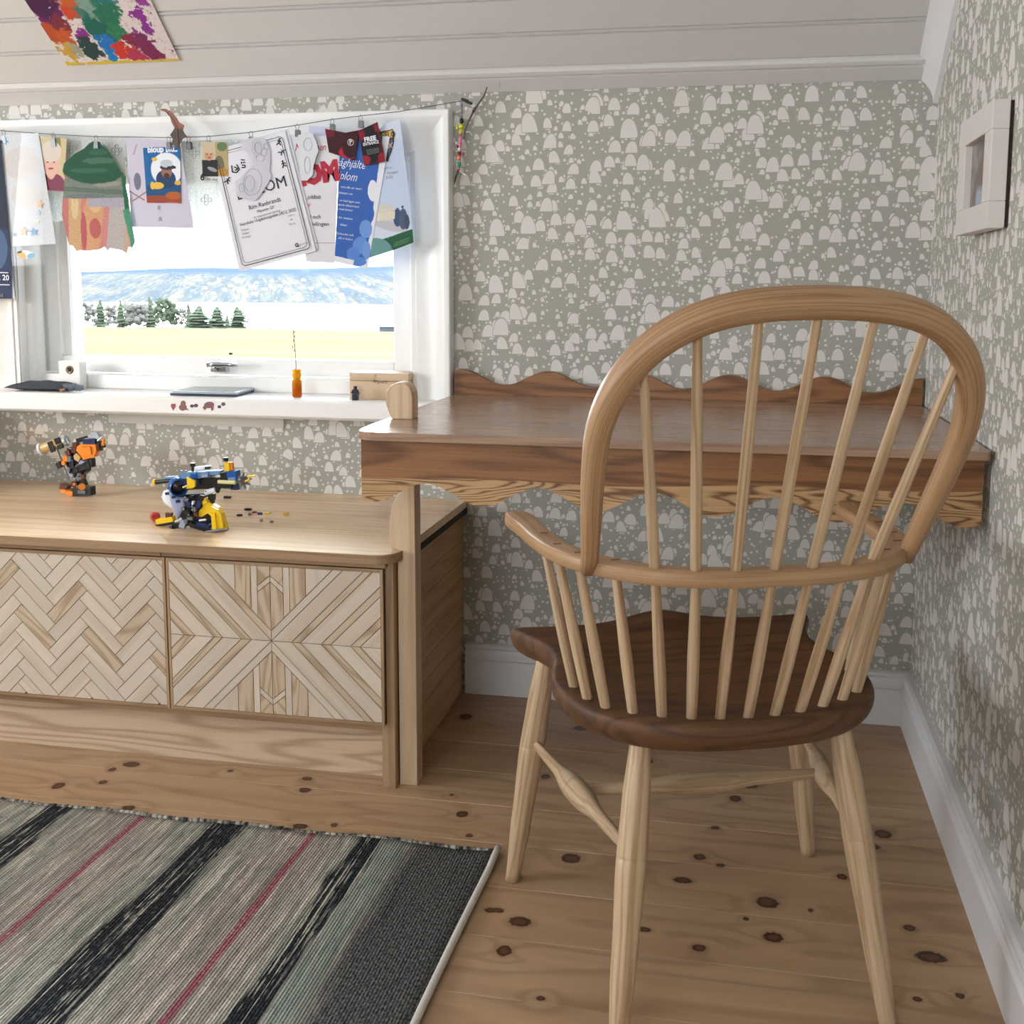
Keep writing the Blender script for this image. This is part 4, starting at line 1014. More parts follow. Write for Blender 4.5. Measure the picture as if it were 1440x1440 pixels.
k = NT('clear_plastic', .05, .9); t = k.t; tr = k.n('ShaderNodeBsdfTransparent'); gl = k.n('ShaderNodeBsdfGlossy'); gl.inputs['Roughness'].default_value = .12; mx = k.n('ShaderNodeMixShader'); mx.inputs[0].default_value = .02
t.links.new(tr.outputs[0], mx.inputs[1]); t.links.new(gl.outputs[0], mx.inputs[2]); t.links.new(mx.outputs[0], t.nodes['Material Output'].inputs[0]); M_CLEAR = k.m
m, c_ = sheet_mesh([(30, 187), (54, 188), (62, 372), (14, 374)], -.0775, .0); pk = m.build('plastic_pocket', M_CLEAR, o)
sk = cut('clear_sticker', 'small tan and blue sticker hanging below the starred sheet', 'sticker', poly_ell(36, 358, 13, 6, rot=6), -.076, [('e', 30, 361, 7, 6, (222, 186, 130)), ('e', 46, 361, 8, 4.5, (132, 186, 220)), ('e', 26, 353, 5, 3, (96, 100, 96))], (222, 236, 240), warp=.002, wscale=300)
# photo of a child in a maroon shirt
sheet('photo', 'photo of a smiling fair-haired child in a maroon shirt', 'photo', [(55, 191), (94, 195), (89, 269), (60, 267)], -.072,
    [('e', 84, 202, 10, 10, (130, 124, 74)), ('e', 72, 262, 20, 17, (122, 56, 80)), ('e', 71, 243, 6, 8, (206, 166, 150)), ('e', 71, 229, 12.5, 17, (214, 172, 156)), ('e', 72, 213, 14.5, 13, (206, 196, 184)),
     ('e', 66.5, 228, 1.4, .9, (90, 66, 60)), ('e', 75.5, 228, 1.4, .9, (90, 66, 60)), ('e', 71, 237, 4, 1.3, (156, 84, 82)), ('b', 90, 215, 4, 30, (196, 180, 140))], (196, 186, 152), warp=.0012, wscale=250)
# child's painting, green dome over pink and ochre
PT = [(88, 240), (90, 230), (104, 217), (118, 209), (126, 201), (132, 198), (141, 202), (151, 211), (160, 224), (170, 241), (177, 248), (177, 262), (181, 280), (184, 305), (190, 340), (186, 349), (181, 347), (178, 357), (171, 352), (160, 350), (155, 349), (151, 353), (147, 347), (140, 351), (122, 353), (112, 352), (107, 353), (103, 346), (97, 344), (92, 324), (87, 303), (88, 280), (90, 262), (91, 250)]
cut('childs_painting', 'childs cut-out painting, green dome over grey, pink and ochre stripes', 'painting', PT, -.0725,
    [('b', 103, 310, 15, 60, (206, 168, 122), 3), ('b', 91, 310, 5.5, 60, (196, 120, 118), 3), ('b', 122, 315, 8, 50, (206, 132, 122), 2), ('e', 133, 320, 17, 42, (212, 160, 118)), ('e', 134, 321, 8, 13, (190, 100, 96)), ('e', 118, 325, 4, 24, (186, 92, 96)), ('b', 148, 330, 6, 36, (206, 136, 132), 10), ('b', 164, 320, 12, 44, (188, 180, 176), 8), ('e', 105, 290, 5, 16, (220, 196, 150)), ('e', 134, 290, 8, 8, (222, 186, 130)),
     ('b', 150, 282, 26, 8, (176, 170, 184)), ('b', 130, 264, 50, 13, (124, 134, 122)), ('b', 132, 268, 44, 3, (98, 116, 104), 4), ('e', 150, 258, 20, 4, (150, 154, 140)), ('e', 120, 276, 28, 3, (112, 122, 124)),
     ('e', 133, 228, 52, 27, (20, 84, 58)), ('e', 140, 226, 24, 4, (70, 112, 84)), ('e', 126, 240, 28, 3, (46, 104, 74)), ('e', 138, 214, 14, 4, (44, 100, 72)), ('b', 177, 280, 3, 30, (22, 104, 66), -4), ('b', 184, 325, 4.5, 28, (76, 150, 120), -12)], (200, 170, 150), warp=.006, wscale=55, mott=.4, trans=.12)
# lilac sheet with a blue fish poster
o = sheet('lilac_sheet', 'pale lilac sheet with pencil scribbles behind the blue poster of a person in a cap', 'paper', [(177, 193), (252, 199), (272, 321), (184, 319)], -.068,
    [('e', 193, 255, 5, 11, (120, 120, 140)), ('b', 192, 275, 12, .8, (160, 110, 110), 30), ('b', 196, 276, 12, .8, (150, 120, 110), -30), ('b', 190, 210, 1, 7, (176, 160, 170), 20)], (206, 202, 218), warp=.002, wscale=200, trans=T_)
text(o, 'il', 223, 292, -.068, 5, 0, INKG, bold=1); text(o, '.il.', 225, 308, -.068, 5, 0, INKG, bold=1)
o = sheet('blue_poster', 'small blue poster of a person in a white cap with orange fish', 'poster', [(201, 208), (253, 206), (254, 286), (206, 285)], -.0705,
    [('e', 234, 238, 22, 21, (226, 230, 236)), ('b', 228, 268, 26, 7, (20, 76, 120)), ('e', 233, 252, 14, 12, (28, 58, 96)), ('e', 234, 241, 7.5, 8.5, (150, 104, 84)), ('e', 234, 247, 4, 3.5, (60, 44, 44)), ('e', 235, 235, 10.5, 3.5, (44, 50, 60)), ('e', 234, 230, 9, 5, (186, 198, 206)), ('b', 241, 235.5, 6, 1.6, (34, 38, 48)),
     ('e', 221, 261, 9, 4.5, (222, 178, 70)), ('e', 214, 261, 3, 5, (222, 178, 70)), ('e', 250, 257, 5, 3, (214, 170, 60)), ('e', 217, 224, 4, 2.5, (214, 176, 70)), ('b', 231, 281, 27, 5.5, (150, 66, 34)), ('e', 244, 275, 12, 5, (170, 90, 40)), ('e', 240, 287, 14, 2.5, (196, 110, 110))], (14, 96, 158), warp=.0015, wscale=260)
text(o, 'bloup blu..', 228.5, 210, -.0705, 8, 1, INKW, bold=3, w=42)
# dried leaf tucked over the string
M_LEAF = plain('dried_leaf', (150, 104, 88), .8, vary=.35); M_LEAF2 = plain('dried_leaf_dark', (92, 78, 72), .8, vary=.4)
lf = thing('dried_leaf', 'crumpled reddish brown dried leaf tucked over the string', 'leaf', tuple(aty(247, 185, -.085)))
m = flat([(226, 153), (233, 153), (241, 157), (248, 165), (252, 172), (259, 176), (258, 182), (254, 181), (250, 186), (246, 181), (241, 172), (239, 164), (233, 157), (227, 156)], -.085, .0012); m.build('leaf_blade', M_LEAF, lf)
m = flat([(246, 179), (251, 182), (256, 180), (259, 187), (263, 192), (257, 195), (253, 202), (252, 211), (248, 207), (244, 203), (241, 204), (243, 195), (239, 190), (243, 184)], -.086, .0012); m.build('leaf_blade', M_LEAF2, lf)
m = MB(); m.tube([aty(232, 156, -.086), aty(243, 168, -.087), aty(249, 182, -.088), aty(250, 205, -.088)], .0008, 5); m.build('midrib', plain('leaf_rib', (120, 86, 78), .8), lf)
# small photo with a 6 below
o = sheet('photo', 'small photo of a fair child in black above a printed six', 'photo', [(282, 199), (319, 200), (321, 248), (283, 248)], -.0778,
    [('b', 284, 240, 1, 30, (206, 196, 176)), ('b', 312, 224, 9, 26, (176, 158, 112)), ('e', 312, 206, 7, 6, (96, 120, 76)), ('e', 308, 232, 7, 12, (110, 104, 84)), ('e', 313, 242, 9, 5, (176, 130, 60)), ('b', 295, 238, 11, 12, (34, 34, 38)), ('e', 298, 238, 7, 2.5, (150, 150, 150), 20), ('e', 293.5, 217, 6.2, 8, (196, 146, 116)), ('e', 293.5, 210, 7.5, 5.5, (198, 178, 146)), ('e', 291, 216.5, 1, .8, (60, 46, 40)), ('e', 296.5, 216.5, 1, .8, (60, 46, 40)), ('e', 294, 221.5, 2, .8, (140, 70, 66))], (192, 184, 158), warp=.0008, wscale=300)
cp_ = sheet('caption_slip', 'narrow white caption slip reading six under the small photo', 'paper', [(281, 247), (306, 248), (305, 256), (281, 254)], -.0745, (), (220, 222, 222))
text(cp_, '6', 284.5, 249.5, -.0782, 9, 0, INK, bold=2); text(cp_, 'ÅR idag', 298, 252.3, -.0757, 3.4, 0, INKG, bold=1)
# white diploma
DR = 14.2
sheet('backing_sheet', 'plain white sheet directly behind the tilted bordered diploma', 'paper', [(304, 211), (405, 181), (447, 349), (343, 377)], -.0735, (), (214, 216, 224))
DQ = [(297, 212), (401, 184), (444, 353), (336, 382)]
o = sheet('diploma', 'tilted white diploma with a double line border and a sketch clipped over it', 'diploma', DQ, -.0760, (), (222, 222, 230))
def bil(u, v):
    a = [Vector(p) for p in DQ]; return tuple(a[0]*(1-u)*(1-v)+a[1]*u*(1-v)+a[2]*u*v+a[3]*(1-u)*v)
for e, w in ((.055, .9), (.085, .5)):
    ev = e*.62
    C4 = [(e, ev), (1-e, ev), (1-e, 1-ev), (e, 1-ev)]; pts = []
    for i, (u, v) in enumerate(C4):
        r_ = .05
        for j in range(5):
            a = [math.pi, 1.5*math.pi, 0, .5*math.pi][i] + j/4*math.pi/2
            cu = u + (r_ if u < .5 else -r_); cv = v + (r_*.62 if v < .5 else -r_*.62); pts.append(bil(cu+r_*math.cos(a), cv+r_*.62*math.sin(a)))
    pts.append(pts[0]); m = MB(); s_ = (aty(371, 280, -.0762)-aty(370, 280, -.0762)).x
    m.tube([aty(px, py, -.0761) for px, py in pts], w*.5*s_, 4); m.build('border_line', INK, o)
YD2 = -.0760
text(o, 'DIPLOM', 367.5, 265, YD2, 15, DR, INK, w=71); text(o, 'Rim Ranbrandt', 372, 286.5, YD2, 6, DR, INK, w=46); text(o, 'Manistiv GP', 373.5, 294.5, YD2, 4, DR, INK, w=25)
text(o, 'för imponerande fighting', 375, 301, YD2, 2.6, DR, INKG, w=38); text(o, 'Nordiska Ungdomsspelen 24/12 2022', 376.5, 305.5, YD2, 4.2, DR, INK, w=81)
for i, s2 in enumerate(('Tränare', 'Ledare', 'Arrangör')): text(o, s2, 344+i*1.2, 323+i*5, YD2, 2.6, DR-4, INKG)
for i, s2 in enumerate(('130 m', '40', '130 kg')): text(o, s2, 409+i*.8, 303+i*6, YD2, 2.6, DR, INKG)
text(o, 'G', 417.5, 345, YD2, 5, DR, INK, bold=3); text(o, 'samordning', 426.5, 342.5, YD2, 2, DR, INKG)
def glyph(par, cx, cy, r, rot, segs, y=YD2-.0004):
    m = MB(); s_ = (aty(371, 280, y)-aty(370, 280, y)).x; c, s = math.cos(math.radians(rot)), math.sin(math.radians(rot))
    for (x0, y0, x1, y1, w) in segs:
        f = lambda x, y_: aty(cx+(x*c-y_*s)*r, cy+(x*s+y_*c)*r, y)
        m.tube([f(x0, y0), f(x1, y1)], w*r*s_, 5)
    m.build('pictogram', INK, par)
RUN = [(-.1, -.9, .05, -.75, .28), (0, -.5, -.1, .1, .16), (-.1, .1, .5, .7, .13), (-.1, .1, -.6, .8, .13), (0, -.4, .6, -.1, .1), (0, -.4, -.6, -.2, .1)]
for cx, cy, rot in ((392.5, 200, 10), (396.5, 214, 50), (399, 231, -20), (320, 254, 30)): glyph(o, cx, cy, 5.5, rot, RUN)
glyph(o, 331, 237, 6.5, -10, [(-.7, -.8, -.8, .6, .12), (-.8, .6, .1, .9, .12), (.1, .9, .8, .3, .12), (.8, .3, .4, -.8, .12), (-.2, -.4, .5, .1, .12), (.5, .1, -.1, .4, .12)])
glyph(o, 342, 231, 6.5, 0, [(-.5, -1, .3, -.9, .12), (-.4, -.5, -.4, -.1, .12), (-.1, -.4, .4, -.4, .12), (-.3, .2, .4, .2, .12), (-.3, .7, .4, .7, .12), (.4, .2, .4, .7, .1)])
# pencil drawing cut out and clipped over the diploma
PC = [(338, 200), (346, 196), (356, 193), (366, 193), (375, 198), (380, 212), (380, 228), (379, 240), (382, 249), (374, 262), (366, 275), (358, 283), (345, 280), (334, 276), (331, 265), (331, 255), (340, 248), (346, 240), (355, 232), (352, 222), (347, 214), (340, 210)]
o = cut('pencil_drawing', 'curved pencil drawing cut out of thin paper, clipped over the tilted diploma', 'drawing', PC, -.0785, [('e', 362, 208, 9, 12, (206, 206, 214)), ('e', 350, 262, 12, 13, (210, 210, 220))], (216, 216, 224), warp=.003, wscale=120, trans=.2)
m = MB()
def loop(m, cx, cy, rx, ry, rot, y=-.0788, r=.0005):
    m.tube([aty(px, py, y) for px, py in poly_ell(cx, cy, rx, ry, 16, rot)+[poly_ell(cx, cy, rx, ry, 16, rot)[0]]], r, 4)
for a in ((355, 256, 13, 19, 8), (351, 258, 7, 11, 0), (363, 208, 5, 8, -10), (371, 214, 4, 6, 20), (366, 222, 6, 5, 0), (374, 206, 3, 5, 0), (340, 264, 4, 6, 0)): loop(m, *a)
m.build('pencil_line', INKP, o)
# second white cut-out
o = cut('paper_cutout', 'small white paper cut-out clipped over the red lettered diploma', 'paper', [(419, 190), (432, 187), (440, 188), (445, 200), (448, 212), (444, 222), (441, 232), (440, 246), (432, 254), (424, 254), (421, 240), (420, 220)], -.0785, [('e', 432, 204, 7, 8, (208, 212, 222))], (214, 216, 222))
m = MB(); loop(m, 433, 203, 6, 9, 0); loop(m, 432, 232, 4, 12, 0); m.build('pencil_line', INKP, o)
# white sheet with red lettering
o = sheet('red_lettered_diploma', 'white diploma with large red lettering, right of the tilted diploma', 'diploma', [(408, 190), (477.5, 192), (470, 370), (430, 368)], -.0715, (), (218, 216, 222))
text(o, 'Mariannen', 458.5, 207, -.0715, 10, 0, INKR, shear=.3, align='RIGHT', w=44); text(o, 'DIPLOM', 476.5, 240, -.0715, 25, 8, INKR, bold=5, align='RIGHT', w=112)
text(o, 'har bra jobbat', 451, 277, -.0715, 5.5, 0, INK, align='RIGHT', w=42); text(o, 'bra!', 437, 288, -.0715, 5, 0, INKO, align='RIGHT'); text(o, 'med och', 451, 305, -.0715, 5.5, 0, INK, align='RIGHT', w=26); text(o, 'i tävlingen', 463, 315, -.0715, 5.5, 0, INK, align='RIGHT', w=32)
flat([(442, 341.3), (476, 341.5), (476, 342.1), (442, 341.9)], -.072, .0003).build('rule', INKG, o)
sheet('lilac_backing', 'pale lilac sheet peeping out behind the red lettered diploma', 'paper', [(434, 177), (466, 179), (466, 200), (436, 200)], -.066, (), (196, 200, 222))
# blue diploma
o = sheet('blue_diploma', 'bright blue diploma with white lettering and pale flower outlines', 'diploma', [(479, 190), (548, 192), (516.5, 378), (470, 368)], -.069,
    [('b', 500, 275, 60, 87, (52, 96, 176), 0), ('b', 541, 290, 16, 110, (224, 226, 236), 9), ('e', 524, 268, 7, 14, (224, 226, 236)), ('e', 516, 300, 10, 14, (52, 96, 176)), ('e', 514, 322, 9, 12, (110, 150, 214)), ('e', 506, 345, 10, 12, (96, 140, 212), 20), ('e', 496, 358, 9, 10, (84, 130, 206)), ('e', 515, 352, 6, 12, (110, 150, 214)), ('e', 504, 368, 11, 6, (84, 130, 206)), ('b', 482, 371, 14, 8, (222, 224, 234), 12)], (224, 226, 236), warp=.003, wscale=90)
text(o, 'Stråghjälte', 513.5, 233, -.069, 11, -8, INKW, shear=.35, align='RIGHT', w=52); text(o, 'Diplom', 502, 250, -.069, 11.5, -8, INKW, shear=.35, align='RIGHT', w=36)
for px, py, s2 in ((509, 266, 'som alla var med i'), (496, 273, 'kampen om'), (506, 285, 'av hela laget som'), (505, 291, 'kämpade tillsammans'), (496, 296, 'med bravur'), (496, 308, 'tack för insatsen'), (488, 317, 'hälsar'), (497, 331, 'Förbundet och'), (496, 337, 'alla vi ledare')): text(o, s2, px, py, -.069, 3, -7, INKW, shear=.2, align='RIGHT')
# pale blue team poster
TQ = [(545, 178), (562, 168), (581.5, 343), (519, 363)]
o = cut('team_poster', 'pale blue poster of a sports team on green grass with a shield emblem', 'poster', [(530, 185), (545, 172), (562, 167), (566, 195), (569, 221), (576, 280), (581.5, 341), (550, 353), (519, 363), (522, 340), (528, 300), (545, 215)], -.0665,
    [('e', 560, 260, 40, 60, (192, 208, 232)), ('b', 560, 350, 48, 19, (34, 92, 62), -18), ('e', 532, 352, 20, 16, (104, 150, 150), 16), ('e', 541, 300, 16, 13, (206, 206, 196)), ('e', 548, 318, 24, 6, (190, 190, 200), 12), ('e', 559, 306, 6, 12, (62, 82, 116)), ('e', 567, 308, 6, 14, (76, 92, 118)), ('e', 572, 312, 4, 10, (70, 80, 100))], (206, 216, 232), warp=.002, wscale=200)
M_PL = plain('pale_figure', (222, 214, 196), .6); M_PLD = plain('dark_figure', (70, 84, 110), .6)
for i, px in enumerate((533, 538, 543, 548, 553)):
    py = 297-(px-533)*.15
    m = flat(poly_ell(px, py, 1.6, 1.9, 8), -.0668, .0003); m.build('team_member', M_PL, o); flat([(px-2.6, py+3), (px+2.6, py+3), (px+2, py+14), (px-2, py+14)], -.0668, .0003).build('team_member', M_PL, o)
for px, py in ((559, 294), (566, 291)): flat(poly_ell(px, py, 1.8, 2.2, 8), -.0668, .0003).build('team_member', M_PLD, o)
M_GOLD = plain('gold_print', (214, 180, 70), .6); M_SHB = plain('shield_blue', (74, 84, 110), .6)
flat([(533, 186), (540, 184), (547, 183), (552, 181), (554, 188), (554, 200), (551, 212), (547, 222), (545, 228), (541, 224), (537, 214)], -.0672, .0006).build('shield', INK, o)
flat([(534, 188), (541, 186), (548, 184), (551.5, 182.5), (552.6, 193), (544, 195.5), (535.5, 197)], -.0676, .0004).build('shield_band', M_GOLD, o)
flat([(545, 197.5), (552.6, 195), (552.3, 203), (549, 213), (546.5, 219)], -.0676, .0004).build('shield_field', M_SHB, o)
text(o, 'ENFLO', 543.5, 190.3, -.0676, 7.5, 6, INK, bold=1, xs=.8); text(o, 'X', 549, 205, -.0679, 8, 0, plain('tan_ink', (206, 168, 130), .6), bold=1)
text(o, 'Deltog i', 546, 236, -.0665, 3, 6, INKG); text(o, 'i kampen', 551, 242.5, -.0665, 3.6, 6, INKG); text(o, '2022', 547.5, 249.5, -.0665, 4, 6, INKG)
for i in range(3): flat([(556-i*1.5, 341+i*2.6), (576-i, 334+i*2.8), (576-i, 334.5+i*2.8), (556-i*1.5, 341.6+i*2.6)], -.0669, .0003).build('rule', plain('green_rule', (120, 160, 110), .6), o)
# dark red flyer and black ticket
o = sheet('red_flyer', 'dark red and black flyer half hidden behind the black ticket', 'flyer', [(457, 181), (504, 190), (498, 226), (462, 214)], -.0752, [('e', 490, 214, 14, 9, (172, 24, 44)), ('e', 493, 208, 12, 13, (52, 10, 18)), ('b', 462, 186, 8, 6, (110, 14, 34)), ('e', 493, 200, 4.5, 4.5, (206, 190, 190)), ('e', 493, 200, 3.6, 3.6, (60, 12, 20))], (58, 10, 20), warp=.002, wscale=180)
text(o, 'P', 493.3, 200, -.0756, 6, 5, INKW, bold=1)
sheet('red_flyer', 'strip of dark red flyer showing between the string clips above the blue diploma', 'flyer', [(478, 188), (505, 183), (504, 192), (500, 196)], -.071, (), (70, 12, 26))
TQ = [(503.5, 184), (531, 171.5), (541.5, 227), (512, 233)]
o = sheet('ticket', 'black and red ticket with white lettering reading free entrance', 'ticket', TQ, -.0765, [('e', 521, 205, 13, 24, (22, 16, 22)), ('e', 513, 225, 8, 6, (150, 22, 40)), ('e', 508, 190, 5, 6, (130, 16, 34)), ('e', 530, 180, 4, 5, (130, 22, 40)), ('e', 537, 222, 6, 7, (140, 20, 38)), ('e', 519, 183, 6, 9, (26, 14, 20))], (86, 12, 28), warp=.008, wscale=160)
text(o, 'FREE', 520.5, 195.5, -.0768, 6, 9, INKW, bold=3, w=17); text(o, 'ENTRANCE', 521.5, 201.5, -.0768, 4, 9, INKW, bold=2, w=22)
for i in range(4): flat([(515+i*.4, 211+i*2), (533, 207.5+i*2), (533, 208.2+i*2), (515+i*.4, 211.7+i*2)], -.0770, .0003).build('rule', INKG, o)

# twig with a string of beads beside the casing
TW = -.028
tw = thing('twig_mobile', 'forked twig with a string of coloured beads hanging beside the window casing', 'ornament', tuple(aty(655, 150, TW)))
M_TWIG = plain('grey_twig', (104, 92, 84), .85, vary=.2); M_TWIGD = plain('dark_twig', (62, 56, 50), .85)
m = MB(); m.tube([aty(685, 122, TW), aty(681, 134, TW), aty(672, 147, TW), aty(664, 160, TW), aty(658, 172, TW), aty(654, 184, TW), aty(652, 196, TW)], [.0012, .0020, .0024, .0026, .0024, .0018, .0010], 7); m.build('twig', M_TWIG, tw, smooth='all')
m = MB(); m.cyl(aty(649, 139, TW), aty(658, 143, TW), .0032, .0042, 8); m.cyl(aty(657, 143, TW), aty(664, 146, TW), .0036, .0028, 8); m.cyl(aty(665, 158, TW), aty(669, 150, TW), .0034, .0022, 8); m.build('twig_knot', M_TWIGD, tw, smooth='all')
m = MB(); m.tube([aty(650, 143, TW), aty(649, 175, TW), aty(647, 230, TW), aty(645, 242, TW), aty(639, 258, TW)], .0007, 5); m.build('bead_thread', M_TWIGD, tw)
bc = {'bead_blue': ((44, 112, 170), [(649.5, 149, 2, 5), (649.5, 158, 2, 5)]), 'bead_black': ((30, 34, 34), [(649, 170, 6, 7)]), 'bead_yellow': ((206, 206, 40), [(648.5, 178, 6, 6), (648, 185, 5, 6), (642.5, 179, 3, 7)]), 'bead_pink': ((226, 110, 150), [(647.5, 195, 5, 7), (647, 203, 5, 6)]),
      'bead_white': ((226, 220, 226), [(642, 201, 4, 3), (646, 210, 4, 5), (656, 153, 5, 5)]), 'bead_maroon': ((110, 24, 50), [(643.5, 206, 3, 4), (646, 216, 5, 4)]), 'bead_orange': ((240, 130, 80), [(645.5, 222, 5, 6)]), 'bead_green': ((50, 150, 96), [(645.5, 231, 6, 7)]), 'bead_red': ((190, 70, 80), [(643, 239, 4, 4), (651, 216, 3, 4)])}
sB = (aty(651, 200, TW)-aty(650, 200, TW)).x
for nm, (c3, L3) in bc.items():
    mt = plain(nm, c3, .25)
    for px, py, w, h in L3: MB().lathe([(w*.28*sB, -h*.5*sB), (w*.5*sB, -h*.25*sB), (w*.5*sB, h*.25*sB), (w*.28*sB, h*.5*sB)], Matrix.Translation(aty(px, py, TW-.002)), 10).build('bead', mt, tw, smooth='all')
m = MB(); m.tube([aty(646, 240, TW), aty(650, 243, TW), aty(655, 246, TW-.004)], .0012, 5); m.build('tassel', plain('white_thread', (226, 226, 220), .7), tw)
m = MB(); m.tube([aty(655, 186, TW), aty(660, 185, TW), aty(664, 190, TW)], .0012, 5); m.build('tassel', plain('white_thread', (226, 226, 220), .7), tw)
m = MB(); m.tube([aty(644, 240, TW), aty(641, 248, TW), aty(638.6, 260, TW)], [.0016, .0018, .001], 6); m.build('twig_end', M_TWIGD, tw)

# painting pinned to the sloping ceiling
def aceil(px, py, off=.004):
    d = ray(px, py); z0 = CZ0-off*sl; t = (z0-CS*CAMP.y-CAMP.z)/(d.z+CS*d.y); return CAMP+d*t
C_BL, C_BR = aceil(95, 92), aceil(253, 85); upv = Vector((0, -1, CS)).normalized()
kz = .30
q_ = [C_BL+(aceil(35, 0)-C_BL)/((aceil(35, 0)-C_BL).length)*kz, C_BR+(aceil(212, 0)-C_BR)/((aceil(212, 0)-C_BR).length)*kz, C_BR, C_BL]
cc = sum(q_, Vector())/4; nrm = Vector((0, -CS, -1)).normalized()
# local frame: X along world x, Y up the slope
Mx = Matrix(((1, 0, 0), (0, upv.y, nrm.y), (0, upv.z, nrm.z))).to_4x4()
k = NT('gouache_blots', .5, .4); P = k.obj()
nz = k.n('ShaderNodeTexNoise'); k.put(nz.inputs['Vector'], P); nz.inputs['Scale'].default_value = 34; nz.inputs['Detail'].default_value = 4; nz.inputs['Roughness'].default_value = .65
Pw = k.vm('ADD', P, k.vm('SCALE', k.vm('SUBTRACT', nz.outputs['Color'], (.5, .5, .5)), .085))
c_ = srgb((214, 202, 200)); invM = Mx.to_3x3().inverted()
BL = [(60, 8, 26, (96, 24, 100)), (48, -6, 26, (70, 20, 70)), (84, 35, 14, (120, 40, 60)), (98, 14, 12, (196, 70, 40)), (70, 45, 15, (176, 74, 40)), (92, 52, 14, (190, 84, 40)), (96, 72, 12, (190, 150, 60)), (106, 70, 9, (150, 150, 130)), (125, 20, 22, (60, 112, 100)), (140, 40, 24, (16, 96, 84)), (130, 5, 20, (120, 150, 140)), (150, 15, 20, (30, 110, 86)), (165, 45, 14, (40, 120, 80)), (116, 50, 8, (130, 40, 130)), (128, 70, 15, (34, 62, 62)), (150, 60, 13, (20, 110, 180)), (156, 78, 9, (20, 120, 186)), (172, 72, 13, (196, 50, 36)), (188, 56, 12, (130, 36, 60)), (206, 62, 16, (120, 40, 90)), (214, 74, 15, (120, 34, 80)), (192, 78, 12, (170, 50, 80)), (196, 20, 10, (134, 44, 140)), (206, 36, 9, (134, 44, 140)), (190, 40, 6, (140, 60, 140)), (238, 70, 5, (150, 40, 130)), (200, 2, 10, (150, 60, 150)), (80, -25, 30, (190, 90, 40)), (130, -30, 30, (30, 110, 120)), (180, -25, 20, (200, 60, 50))]
for px, py, r_, col in BL:
    lp = invM @ (aceil(px, py)-cc); rr = r_*.00158
    d = k.vm('LENGTH', k.vm('MULTIPLY', k.vm('SUBTRACT', Pw, (lp.x, lp.y, 0)), (1/rr, .75/rr, 0)))
    c_ = k.mix(k.rng(d, 1.08, .92), c_, srgb(col))
lp = invM @ (C_BL-cc)
yb = k.m2('SUBTRACT', k.sep(P)[1], lp.y); c_ = k.mix(k.rng(k.m2('ADD', yb, k.m2('MULTIPLY', k.m2('SUBTRACT', k.noise(P, 60, 3), .5), .02)), .011, .008), c_, srgb((206, 178, 60)))
c_ = k.mix(k.m2('MULTIPLY', k.rng(k.noise(P, 90, 4, .7), .54, .62), .55), c_, k.mix(.5, c_, (.02, .03, .03, 1)))
c_ = k.mix(k.rng(k.noise(k.vm('ADD', P, (3, 1, 0)), 55, 3, .7), .66, .69), c_, srgb((206, 206, 206))); k.color(c_)
m = MB(); m.prism(q_, nrm*.0006); o = m.build('ceiling_painting', k.m, origin=cc, rot=Mx); tag(o, 'brightly coloured childs gouache painting pinned to the sloping ceiling', 'painting')
nl = aceil(704, 112, .003); o = MB().cyl(aty(703, 124, -.045), aty(702, 114, -.047), .0011, .0009, 6).build('nail', M_CLIP); tag(o, 'thin bent nail sticking out of the eaves trim above the twig', 'nail'); 

# ------------------------------------------------------------------ toy robots of building bricks on the bench
PL = {}
def pl(n_, c, r=.3, **kw): PL.setdefault(n_, plain('plastic_'+n_, c, r, **kw)); return PL[n_]
BLK = pl('black', (22, 22, 26)); BLU = pl('blue', (20, 84, 160)); NVY = pl('navy', (24, 44, 88)); YEL = pl('yellow', (238, 196, 30)); WHT = pl('white', (226, 228, 236)); LAV = pl('grey_lavender', (150, 156, 184)); GRY = pl('grey', (110, 112, 116)); MBL = pl('mid_blue', (104, 140, 178)); ORG = pl('orange', (240, 140, 40)); TAN = pl('tan', (196, 164, 108)); RED = pl('red', (196, 60, 44)); SIL = pl('silver', (196, 208, 216), .2, metallic=.4); BRN = pl('brown', (96, 50, 34)); PNK = pl('dark_red', (150, 50, 60))
PYE = pl('pale_yellow', (222, 216, 150))
BZ = BT+.0004
def pz(px, py, y): return aty(px, py, y)
def pscale(y, px, py): return (aty(px+1, py, y)-aty(px, py, y)).length
def brick(par, nm, mat, x0, y0, x1, y1, Y, dep, rot=0, bev=.0008, studs=0, yaw=0):
    """box spanning pixels (x0,y0)-(x1,y1) about the plane Y, rot in degrees in the wall plane"""
    c = pz((x0+x1)/2, (y0+y1)/2, Y); s_ = pscale(Y, (x0+x1)/2, (y0+y1)/2); w, h = abs(x1-x0)*s_, abs(y1-y0)*s_
    R_ = (Matrix.Rotation(math.radians(yaw), 3, 'Z') @ Matrix.Rotation(-math.radians(rot), 3, 'Y'))
    m = MB().box(c, (w, dep, h), R_)
    for i in range(studs):
        u = (i+.5)/studs-.5; p = c + R_ @ Vector((u*w, 0, h/2)); m.cyl(p, p+R_ @ Vector((0, 0, .0016)), .0024, seg=10)
    return m.build(nm, mat, par, bevel=bev if not studs else 0)
def rod(par, nm, mat, x0, y0, x1, y1, Y0, Y1, r0, r1=None, seg=14):
    return MB().cyl(pz(x0, y0, Y0), pz(x1, y1, Y1), r0, r1, seg).build(nm, mat, par, smooth=True)
def gon(par, nm, mat, pts, Y, dep):
    m = MB(); m.prism([aty(px, py, Y) for px, py in pts], (0, dep, 0)); return m.build(nm, mat, par, bevel=.0006)

rb = thing('toy_robot', 'blue, black and yellow brick-built toy robot standing on the bench', 'toy', (-1.58, -.42, BZ))
Y = -.43
